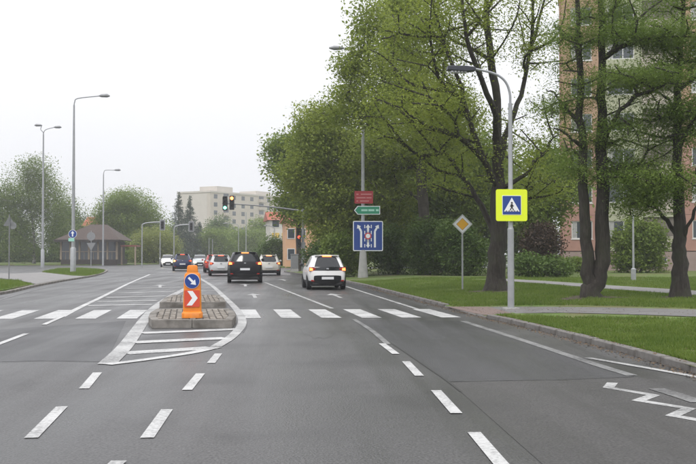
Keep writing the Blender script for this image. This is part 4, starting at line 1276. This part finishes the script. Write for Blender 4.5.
# ------------------------------------------------------------------ trees
def tubes_from_skeleton(pos, par, rad, rmin):
    """continuous tapered tubes along the thickest child at each node"""
    n = len(pos); kids = [[] for _ in range(n)]
    for i in range(n):
        if par[i] >= 0: kids[par[i]].append(i)
    V = []; Fq = []
    starts = [(i, None) for i in range(n) if par[i] < 0]
    while starts:
        s, frm = starts.pop()
        chain = ([frm] if frm is not None else []) + [s]
        cur = s
        while kids[cur]:
            ks = sorted(kids[cur], key=lambda q: -rad[q])
            for q in ks[1:]: starts.append((q, cur))
            cur = ks[0]; chain.append(cur)
        P_ = np.array([pos[i] for i in chain]); r = np.array([max(rad[i], rmin) for i in chain])
        if frm is not None: r[0] = min(r[0], r[1] * 1.25)
        if r.max() < rmin * 1.01 and len(chain) < 2: continue
        k = 14 if r.max() > .14 else (6 if r.max() > .05 else 4)
        T_ = np.gradient(P_, axis=0); T_ /= np.linalg.norm(T_, axis=1)[:, None] + 1e-9
        ref = np.array([1., 0, 0]) if abs(T_[0][0]) < .8 else np.array([0, 1., 0])
        base = len(V)
        for i in range(len(P_)):
            u = ref - T_[i] * (ref @ T_[i]); u /= np.linalg.norm(u) + 1e-9; ref = u; w = np.cross(T_[i], u)
            for a in range(k):
                t = 2 * math.pi * a / k
                g_ = 1 + .05 * math.sin(3 * t + i * .12) + .03 * math.sin(5 * t - i * .2 + base) + random.uniform(-.03, .03) if k >= 9 else 1
                V.append(P_[i] + (u * math.cos(t) + w * math.sin(t)) * (r[i] * g_))
        for i in range(len(P_) - 1):
            for a in range(k):
                q = base + i * k + a; q2 = base + i * k + (a + 1) % k
                Fq.append((q, q2, q2 + k, q + k))
    return np.array(V), np.array(Fq)

def leaves(centres, per, spread, size, rg, flat=.5, asp=.55):
    c = np.repeat(centres, per, axis=0); n = len(c)
    p = c + np.clip(rg.normal(0, 1, (n, 3)), -1.9, 1.9) * np.asarray(spread)
    nrm = rg.normal(0, 1, (n, 3)); nrm[:, 2] = np.abs(nrm[:, 2]) + flat; nrm /= np.linalg.norm(nrm, axis=1)[:, None]
    u = np.cross(nrm, rg.normal(0, 1, (n, 3))); u /= np.linalg.norm(u, axis=1)[:, None] + 1e-9; w = np.cross(nrm, u)
    s = (size * rg.uniform(.45, 1.5, n))[:, None]
    V = np.empty((n, 4, 3)); V[:, 0] = p - u * s * .5; V[:, 1] = p + w * s * asp * .5 - u * s * .05; V[:, 2] = p + u * s * .5; V[:, 3] = p - w * s * asp * .5 - u * s * .05
    return V.reshape(-1, 3), np.arange(4 * n).reshape(-1, 4)

def tree(label, base, stems, lobes, nclu, per, size, lm, bark=None, R0=.3, seed=1, spread=(.45, .45, .3), shell=.45, name='tree', cat='tree', group=None, asp=.55,
         up=.5, seg=.7, wob=.05, mains=1, rmin=.008, flat=.5, alpha=.12, stemr=None):
    """stems: list of world polylines (the first starts at the base); lobes: (centre, radii, weight) ellipsoids in world coordinates"""
    rg = np.random.default_rng(seed)
    base = Vector(base); B = np.array(base)
    pos = []; par = []; plen = []; sfr = []; smain = []
    for si, st in enumerate(stems):
        pts = [np.array(q) - B for q in spline([Vector(q) for q in st], 4)]
        if si == 0: last = -1
        else:
            d = [np.linalg.norm(pts[0] - q) for q in pos]; last = int(np.argmin(d)); pts = pts[1:]
        for i_, q in enumerate(pts):
            pos.append(q + (rg.normal(0, .03, 3) if i_ > 1 else 0)); par.append(last); sfr.append(i_ / len(pts)); smain.append(si < mains)
            plen.append(0 if last < 0 else plen[last] + np.linalg.norm(pos[-1] - pos[last])); last = len(pos) - 1
    nst = len(pos)
    wts = np.array([l[2] for l in lobes], float); wts /= wts.sum()
    cl = []
    for l, wq in zip(lobes, wts):
        k = max(1, int(round(nclu * wq))); d = rg.normal(0, 1, (k, 3)); d /= np.linalg.norm(d, axis=1)[:, None]
        cl.append((np.array(l[0]) - B) + d * (rg.random(k) ** shell)[:, None] * np.array(l[1]))
    cl = np.concatenate(cl); cl[:, 2] = np.maximum(cl[:, 2], .25)
    P0 = np.array(pos); dd = np.array([np.min(np.linalg.norm(P0 - c, axis=1)) for c in cl])
    ends = []
    A = np.empty((nst + 12 * len(cl) + 2000, 3)); A[:nst] = P0; PL = np.zeros(len(A)); PL[:nst] = plen; cnt = nst
    par = list(par)
    for c in cl[np.argsort(dd)]:
        d = np.linalg.norm(A[:cnt] - c, axis=1)
        cost = d + alpha * PL[:cnt] + up * np.maximum(0, A[:cnt, 2] - c[2] + .15 * d)
        low = A[:cnt, 2] < .6
        cost[low] += 3 * (nst > 6)
        b = int(np.argmin(cost)); L = d[b]; k = min(10, max(1, int(L / seg))); a0 = A[b].copy(); last = b
        for i in range(1, k + 1):
            t = i / k
            q = a0 + (c - a0) * t + np.array([0, 0, .10 * L * math.sin(math.pi * t)])
            if i < k: q = q + rg.normal(0, wob, 3) * min(1, L)
            A[cnt] = q; par.append(last); PL[cnt] = PL[last] + np.linalg.norm(q - A[last]); last = cnt; cnt += 1
        ends.append(last)
    pos = A[:cnt]
    pa = np.array(par); nk = np.zeros(cnt); idx_ = np.arange(nst, cnt)
    for _ in range(4):
        cs = np.zeros((cnt, 3)); nk[:] = 0
        np.add.at(cs, pa[idx_], pos[idx_]); np.add.at(nk, pa[idx_], 1)
        m_ = (nk > 0) & (np.arange(cnt) >= nst)
        new = pos.copy(); new[m_] = .4 * pos[m_] + .3 * pos[pa[m_]] + .3 * cs[m_] / nk[m_][:, None]; pos = new
    e = 2.2; acc = np.zeros(cnt)
    for q in ends: acc[q] += 1
    for i in range(cnt - 1, -1, -1):
        if acc[i] == 0: acc[i] = .6
        if par[i] >= 0: acc[par[i]] += acc[i]
    rad = R0 * (acc / acc[0]) ** (1 / e)
    # stems keep a minimum girth, taper with height, with a root flare
    for i in range(nst):
        if stemr:
            sr = stemr * (1 - .88 * sfr[i]) if smain[i] else stemr * .34 * (1 - .85 * sfr[i])
            rad[i] = max(min(rad[i], sr * 1.25), sr)
        z = pos[i][2]
        if z < .8 and par[i] < 4: rad[i] *= 1 + .42 * (1 - z / .8) ** 2
    V, Fq = tubes_from_skeleton(pos, par, rad, rmin)
    t = thing(name, label, cat, base, 0, group)
    link('trunk', fastmesh('trunk', V, Fq, bark or M_bark, True), t)
    cen = pos[np.array(ends)]
    # some leaves also along the last twig pieces
    pm = np.array([pos[par[q]] if par[q] >= 0 else pos[q] for q in ends]); cen2 = (cen + pm) / 2
    V1, F1 = leaves(np.concatenate([cen, cen2]), per // 2, spread, size, rg, flat, asp)
    link('crown', fastmesh('crown', V1, F1, lm), t)
    return t

def lob(x, y, D, rx, ry, rd=None, w=None):
    """ellipsoid lobe from photograph centre (x,y) at depth D with pixel radii rx, ry and depth radius in m"""
    k = D / F; c = P(x, y, D); r = (rx * k, rd or rx * k, ry * k)
    return (tuple(c), r, w or rx * ry)
def PP(pts, D): return [tuple(P(x, y, D + (q[0] if q else 0))) for x, y, *q in pts]

# A: big spreading tree behind the pedestrian sign
bA = GL(496, 291); DA = bA.y
stA = [[tuple(bA)] + PP([(497, 262), (499, 225), (498, 185), (497, 150), (496, 100, .3), (489, 45, .6), (484, -20, .8), (480, -80, 1)], DA),
       PP([(498, 190), (484, 160, -.6), (470, 122, -1.0), (456, 75, -1.3), (438, 25, -1.4), (425, -30, -1.5)], DA),
       PP([(497, 240), (489, 222, .4), (472, 190, .9), (452, 162, 1.5), (430, 130, 2.2), (405, 100, 2.6)], DA),
       PP([(499, 165), (508, 130, .5), (520, 95, 1.0), (531, 50, 1.4), (545, -5, 1.6), (556, -50, 2)], DA),
       PP([(497, 140), (492, 105, -1), (470, 50, -2), (462, 0, -2.4), (458, -50, -2.6)], DA),
       PP([(499, 190), (520, 178, -.5), (541, 155, -.8), (557, 132, -1)], DA),
       PP([(499, 222), (516, 205, 1.2), (535, 185, 2), (560, 178, 2.4)], DA)]
lobA = [lob(425, 45, DA, 62, 60, 4, 9), lob(418, 112, DA - .5, 62, 42, 4, 9), lob(470, 20, DA, 60, 45, 4, 5), lob(535, 30, DA + 1, 40, 60, 3, 3), lob(530, 140, DA, 35, 50, 2.5, 2.5),
        lob(480, -50, DA, 90, 50, 4, 6), lob(455, 168, DA + 1, 38, 30, 3, 3), lob(540, 190, DA + 2, 30, 18, 2, 2)]
tree('tall spreading tree with several dark stems behind the pedestrian sign', bA, stA, lobA, 500, 120, .085, L_spring, M_barkd, .33, 11, (.33, .33, .22), stemr=.29)

# B: twin trunked larch
bB = GL(592, 297.5); DB = bB.y
stB = [[tuple(bB)] + PP([(588, 262), (585, 215), (583, 160), (580, 100), (578, 40), (577, -40), (576, -110)], DB),
       PP([(597, 288), (602, 262), (602, 215), (602, 160), (601, 110), (601, 40), (602, -40), (603, -110)], DB),
       PP([(602, 150), (612, 122, -.6), (632, 100, -1.2), (662, 87, -1.8), (700, 82, -2)], DB),
       PP([(583, 130), (570, 112, .4), (556, 95, .8), (545, 90, 1)], DB),
       PP([(601, 60), (625, 45, -1), (660, 38, -1.8), (700, 36, -2)], DB),
       PP([(585, 150), (572, 138, -.5), (555, 128, -1)], DB)]
lobB = [lob(640, 78, DB - 1.5, 62, 13, 1.6, 7), lob(655, 35, DB - 1.5, 58, 14, 1.8, 7), lob(615, 15, DB, 55, 28, 2, 7), lob(575, 45, DB + .3, 28, 42, 1.6, 4), lob(600, -40, DB, 80, 40, 2.5, 6),
        lob(610, 130, DB - .6, 30, 22, 1.4, 2.5), lob(640, 155, DB + .5, 48, 26, 2, 4.5), lob(625, 95, DB + .6, 50, 30, 2, 2), lob(575, 120, DB + .6, 26, 50, 1.6, 3), lob(560, 100, DB, 22, 22, 1.2, 1.6), lob(572, 165, DB, 24, 18, 1.4, 2), lob(655, 195, DB + 1.5, 30, 18, 1.6, 1.6)]
tree('twin trunked dark larch standing left of the park lamp', bB, stB, lobB, 470, 190, .080, L_larch, M_barkd, .26, 23, (.34, .34, .12), asp=.28, stemr=.205, mains=2, up=.2)

# C: tree at the right edge
bC = GL(681, 298); DC = bC.y
stC = [[tuple(bC)] + PP([(681, 265), (680, 238), (679, 200), (677, 150), (678, 90), (682, 30), (684, -60)], DC),
       PP([(681, 245), (690, 222, -.3), (700, 200, -.5), (712, 170, -.6)], DC),
       PP([(680, 240), (668, 222, .4), (655, 205, .6), (645, 197, .8)], DC),
       PP([(678, 150), (690, 125, -.5), (705, 105, -.8)], DC),
       PP([(678, 120), (668, 100, .5), (655, 92, 1)], DC)]
lobC = [lob(665, 120, DC, 40, 22, 1.6, 3), lob(700, 130, DC - .5, 35, 40, 1.6, 4), lob(665, 185, DC - .4, 45, 16, 1.8, 4), lob(690, 60, DC, 40, 30, 2, 4), lob(640, 205, DC + .5, 26, 14, 1.2, 2), lob(690, -20, DC, 50, 40, 2, 4), lob(625, 175, DC + .3, 34, 16, 1.4, 2.5)]
tree('dark forked tree at the right edge of the lawn', bC, stC, lobC, 270, 190, .085, L_larch, M_barkd, .24, 31, (.38, .38, .16), asp=.34, stemr=.20, up=.3)

# D..G: trees further along the verge
def simple_stems(b, D, xt, yt, forks=()):
    s = [[tuple(b)] + [tuple(P(b_x, b_y, D)) for b_x, b_y in xt]]
    return s
def vtree(label, x, yb, lobes, nclu, per, size, lm, seed, R0=.28, D=None, bark=None, top=.55, zg=None, **kw):
    """tree standing at photograph point (x,yb) on the ground with the given crown lobes (x,y,rx,ry[,dD])"""
    if D is None: b = GL(x, yb); D = b.y
    else: b = P(x, 254, D); b.z = .1 if zg is None else zg
    xs = np.average([l[0] for l in lobes], weights=[l[2] * l[3] for l in lobes]); yt = min(l[1] - l[3] for l in lobes); yl = max(l[1] + l[3] for l in lobes)
    b2 = P(x, 254, D); gx = x
    ytr = yt + (1 - top) * (254 - yt) * .6
    st = [[tuple(b)] + PP([(gx + (xs - gx) * .08, 254 - (254 - ytr) * .25), (gx + (xs - gx) * .35, 254 - (254 - ytr) * .6), (xs, ytr)], D)]
    L_ = [lob(l[0], l[1], D + (l[4] if len(l) > 4 else 0), l[2], l[3], None, l[2] * l[3]) for l in lobes]
    return tree(label, b, st, L_, nclu, per, size, lm, bark, R0, seed, **kw)
vtree('large bright green tree arching over the blue lane sign', 425, 280, [(362, 105, 45, 30, -7), (357, 70, 17, 24, -10), (366, 28, 19, 32, -10), (328, 112, 24, 20, -4), (405, 70, 42, 48, -6), (430, 130, 55, 55), (390, 190, 40, 34, 3), (408, 10, 40, 45, -6), (448, 110, 36, 36), (380, 150, 50, 30, 3)],
      600, 150, .16, L_spring, 41, .34, D=61, spread=(.48, .48, .3))
vtree('bright green roadside tree behind the white hatchback', 335, 274, [(325, 150, 36, 36), (345, 190, 40, 30), (305, 175, 26, 28), (365, 160, 34, 36), (330, 220, 34, 22), (310, 125, 16, 18), (375, 215, 34, 28)],
      560, 140, .19, L_spring, 43, .3, D=66, spread=(.55, .55, .36))
vtree('dark green tree above the traffic light at the corner', 299, 272, [(292, 165, 22, 30), (284, 148, 15, 14), (303, 200, 22, 22), (293, 205, 14, 14), (310, 150, 18, 26)],
      260, 130, .24, L_mid, 47, .22, D=84, spread=(.7, .7, .45))
vtree('dense mid green tree deep behind the priority sign', 445, 272, [(450, 200, 42, 35), (415, 215, 38, 28), (475, 170, 35, 42), (440, 150, 40, 40)],
      320, 120, .24, L_mid, 53, .26, D=69, spread=(.7, .7, .5))
vtree('leafy tree behind the gap right of the pedestrian sign', 545, 270, [(535, 215, 26, 20), (560, 190, 26, 24), (522, 195, 20, 18), (550, 160, 24, 20)],
      150, 100, .22, L_mid, 59, .16, D=60, spread=(.6, .6, .4))
# shrubs
def shrub(label, x, D, lobes, nclu, per, size, lm, seed, group='shrubs along the verge', zg=.28):
    b = P(x, 254, D); b.z = zg
    st = [[tuple(b), (b.x + .05, b.y, b.z + .4), (b.x, b.y + .1, b.z + .9)]]
    L_ = [lob(l[0], l[1], D + (l[4] if len(l) > 4 else 0), l[2], l[3], 1.3, l[2] * l[3]) for l in lobes]
    return tree(label, b, st, L_, nclu, per, size, lm, None, .07, seed, spread=(.32, .32, .26), shell=.33, name='shrub', cat='shrub', group=group, seg=.4, alpha=.05)
shrub('dark dense shrub just right of the blue lane sign', 398, 62, [(398, 255, 26, 20), (385, 240, 18, 14)], 170, 120, .15, L_dark, 61)
shrub('dark dense shrub midway between the lane sign and priority sign', 430, 60, [(430, 255, 26, 21), (425, 235, 20, 16)], 170, 120, .15, L_dark, 62)
shrub('dark dense shrub behind the priority sign post', 466, 58, [(463, 255, 26, 22), (455, 236, 18, 14)], 170, 120, .15, L_dark, 63)
shrub('green shrub at the foot of the verge tree behind the white hatchback', 350, 62, [(350, 258, 20, 16), (338, 250, 14, 16)], 120, 110, .17, L_mid, 64)
shrub('low hedge shrub behind the small signal cabinet', 316, 74, [(318, 258, 14, 14), (328, 250, 14, 16)], 90, 100, .2, L_dark, 65)
shrub('purple leaved shrub right of the pedestrian sign pole', 540, 58, [(541, 245, 17, 20)], 110, 110, .15, L_red, 66)
shrub('green shrub under the gap right of the big trunk', 528, 54, [(528, 266, 16, 10), (556, 268, 12, 8)], 90, 100, .15, L_dark, 67)
shrub('tall bright bush behind the park lamp', 640, 66, [(640, 240, 26, 26), (628, 255, 20, 20), (655, 255, 12, 20)], 170, 110, .2, L_mid, 68)
shrub('low bush left of the twin trunked larch', 573, 68, [(573, 268, 12, 9)], 60, 100, .17, L_mid, 69)
for i_, (hx, lab) in enumerate(((8, 'hedge clump under the birch by the left edge sign'), (30, 'hedge clump left of the two armed lamp'), (50, 'hedge clump between the two armed lamp and the pavilion'))):
    shrub(lab, hx, 172, [(hx, 257, 15, 9), (hx + 6, 254, 10, 8)], 90, 120, .28, L_dark, 161 + i_, 'far hedge clumps on the left', .05)
for i_, (hx, lab) in enumerate(((128, 'hedge clump right of the pavilion canopy'), (150, 'hedge clump under the pale willow'))):
    shrub(lab, hx, 165, [(hx, 258, 14, 7), (hx + 8, 256, 9, 6)], 80, 120, .28, L_mid, 171 + i_, 'far hedge clumps on the left', .05)
# background trees right
vtree('distant tree filling the gap behind the big trunk on the right', 515, 268, [(512, 215, 34, 34), (495, 180, 30, 30), (530, 240, 30, 20)], 180, 90, .36, L_mid, 71, .2, D=92, spread=(.9, .9, .6))
vtree('distant dark tree behind the shrubs right of the lane sign', 395, 268, [(395, 205, 38, 45), (430, 190, 36, 40), (365, 225, 30, 32)], 220, 100, .36, L_dark, 73, .25, D=88, spread=(.95, .95, .6))
vtree('distant green tree behind the priority sign and big trunk', 462, 268, [(462, 225, 36, 36), (490, 215, 26, 40), (440, 240, 30, 24)], 200, 100, .36, L_mid, 75, .22, D=96, spread=(.95, .95, .6))

# left and far trees
vtree('pale airy birch at the left edge', 34, 262, [(30, 190, 26, 26), (12, 205, 20, 28), (52, 205, 24, 26), (36, 172, 18, 14), (20, 235, 26, 22), (60, 234, 20, 22), (-10, 215, 20, 35), (64, 248, 12, 10), (20, 250, 26, 10)],
      360, 200, .22, L_birch, 81, .22, D=150, bark=M_birch, spread=(.9, .9, .8))
vtree('rounded green tree right of the left street lamps', 128, 262, [(126, 212, 28, 24), (106, 230, 18, 22), (148, 228, 20, 24), (130, 240, 32, 18), (118, 205, 14, 12)],
      360, 220, .25, L_mid, 83, .28, D=172, spread=(1.0, 1.0, .7))
vtree('dark tree between birch and rounded tree behind the pavilion', 66, 262, [(66, 222, 14, 22), (76, 232, 14, 16), (58, 238, 16, 14)], 160, 160, .3, L_dark, 85, .25, D=190, spread=(1, 1, .8))
vtree('pale yellow green willow left of the far traffic lights', 154, 264, [(154, 245, 19, 14), (144, 250, 14, 10), (166, 251, 12, 11)], 220, 180, .22, L_willow, 87, .2, D=158, spread=(.8, .8, .9))
vtree('small dark tree behind the right end of the pavilion', 101, 263, [(101, 232, 8, 16)], 70, 90, .4, L_dark, 88, .15, D=182, spread=(.7, .7, .7))
def conifer(label, x, ytop, D, wpx, seed):
    b = P(x, 254, D); b.z = .05; H = P(x, ytop, D).z
    k = D / F; W_ = wpx * k
    rg = np.random.default_rng(seed); B = np.array(b)
    pos = [np.array([0, 0, H * q / 24.]) for q in range(25)]; V = []
    Vt, Ft = tubes_from_skeleton(pos, [-1] + list(range(24)), [.22 * (1 - q / 25) + .02 for q in range(25)], .02)
    t = thing('conifer', label, 'tree', b, 0, 'far conifers')
    link('trunk', fastmesh('trunk', Vt, Ft, M_barkd, True), t)
    cen = []
    for q in range(46):
        z = H * (.07 + .93 * q / 46); r = W_ * (1 - q / 46) ** 1.05 * (1.2 if q % 4 == 0 else .85) * rg.uniform(.8, 1.15) + .03
        for a in range(int(1 + 18 * (1 - q / 46))):
            th = rg.uniform(0, 2 * np.pi)
            for u in (.35, .65, .95): cen.append((r * u * math.cos(th), r * u * math.sin(th), z - .28 * r * u))
    V1, F1 = leaves(np.array(cen), 10, (.24, .24, .15), .30, rg, .4, .4)
    link('crown', fastmesh('crown', V1, F1, L_con), t)
conifer('taller left dark conifer in front of the beige block', 178.5, 192, 215, 20, 91)
conifer('shorter right dark conifer in front of the beige block', 190, 195, 222, 18, 92)
conifer('small far conifer at the right of the conifer pair', 199.5, 222, 240, 10, 93)
vtree('far green tree right beside the conifers', 214, 262, [(214, 242, 15, 12), (205, 248, 12, 12), (224, 247, 14, 12)], 170, 160, .34, L_mid, 95, .25, D=225, spread=(1.1, 1.1, .8))
vtree('far wide green tree under the hanging traffic lights', 240, 262, [(238, 242, 18, 13), (228, 248, 14, 12), (254, 244, 14, 14), (246, 251, 18, 9)], 220, 160, .34, L_mid, 97, .25, D=235, spread=(1.1, 1.1, .8))
vtree('far tall grey green tree before the left part of the beige block', 222, 262, [(218, 230, 10, 12), (216, 244, 12, 14)], 130, 130, .38, L_dark, 99, .22, D=262, spread=(1.2, 1.2, 1.0))
vtree('far pale tree left of the white house', 264, 262, [(262, 236, 12, 17), (270, 245, 10, 12)], 140, 130, .38, L_mid, 101, .22, D=250, spread=(1.2, 1.2, 1.0))
vtree('dark rounded bush tree beside the orange building', 273, 267, [(273, 252, 10, 14), (266, 258, 7, 9), (281, 256, 7, 11)], 150, 100, .25, L_dark, 103, .15, D=122, spread=(.6, .6, .5))
for i, (x, yt, D, rx, lab) in enumerate([(-45, 185, 170, 40, 'dark tree cut off by the left edge, behind the birch'), (0, 205, 200, 26, 'tree behind the birch at the left edge'), (90, 235, 215, 22, 'far tree behind the pavilion and the red ridge'),
                                   (165, 225, 250, 16, 'far tree between the rounded tree and the conifers'), (240, 230, 300, 26, 'furthest tree before the long beige block'), (310, 215, 175, 26, 'tree behind the orange building')]):
    vtree(lab, x, 262, [(x, (yt + 258) / 2, rx, (258 - yt) / 2), (x + rx * .5, (yt + 275) / 2, rx * .8, (258 - yt) / 2.6), (x - rx * .5, (yt + 272) / 2, rx * .8, (258 - yt) / 2.6)], 170, 150, .34, L_mid if i % 2 else L_dark, 110 + i, .25, D=D, spread=(1.1, 1.1, .8))

# ------------------------------------------------------------------ haze
M_h = bpy.data.materials.new('haze'); M_h.use_nodes = True
n_ = M_h.node_tree.nodes; n_.remove(n_['Principled BSDF'])
pvn = n_.new('ShaderNodeVolumePrincipled'); pvn.inputs['Color'].default_value = (.95, .965, 1, 1); pvn.inputs['Density'].default_value = .0006
pvn.inputs['Anisotropy'].default_value = .2
M_h.node_tree.links.new(pvn.outputs[0], n_['Material Output'].inputs['Volume'])
hz_ = MB().box(-710, 710, -130, 910, -1.1, 29).build('haze', M_h); prop(hz_, 'pale damp haze filling the air over the road', 'haze', kind='stuff')
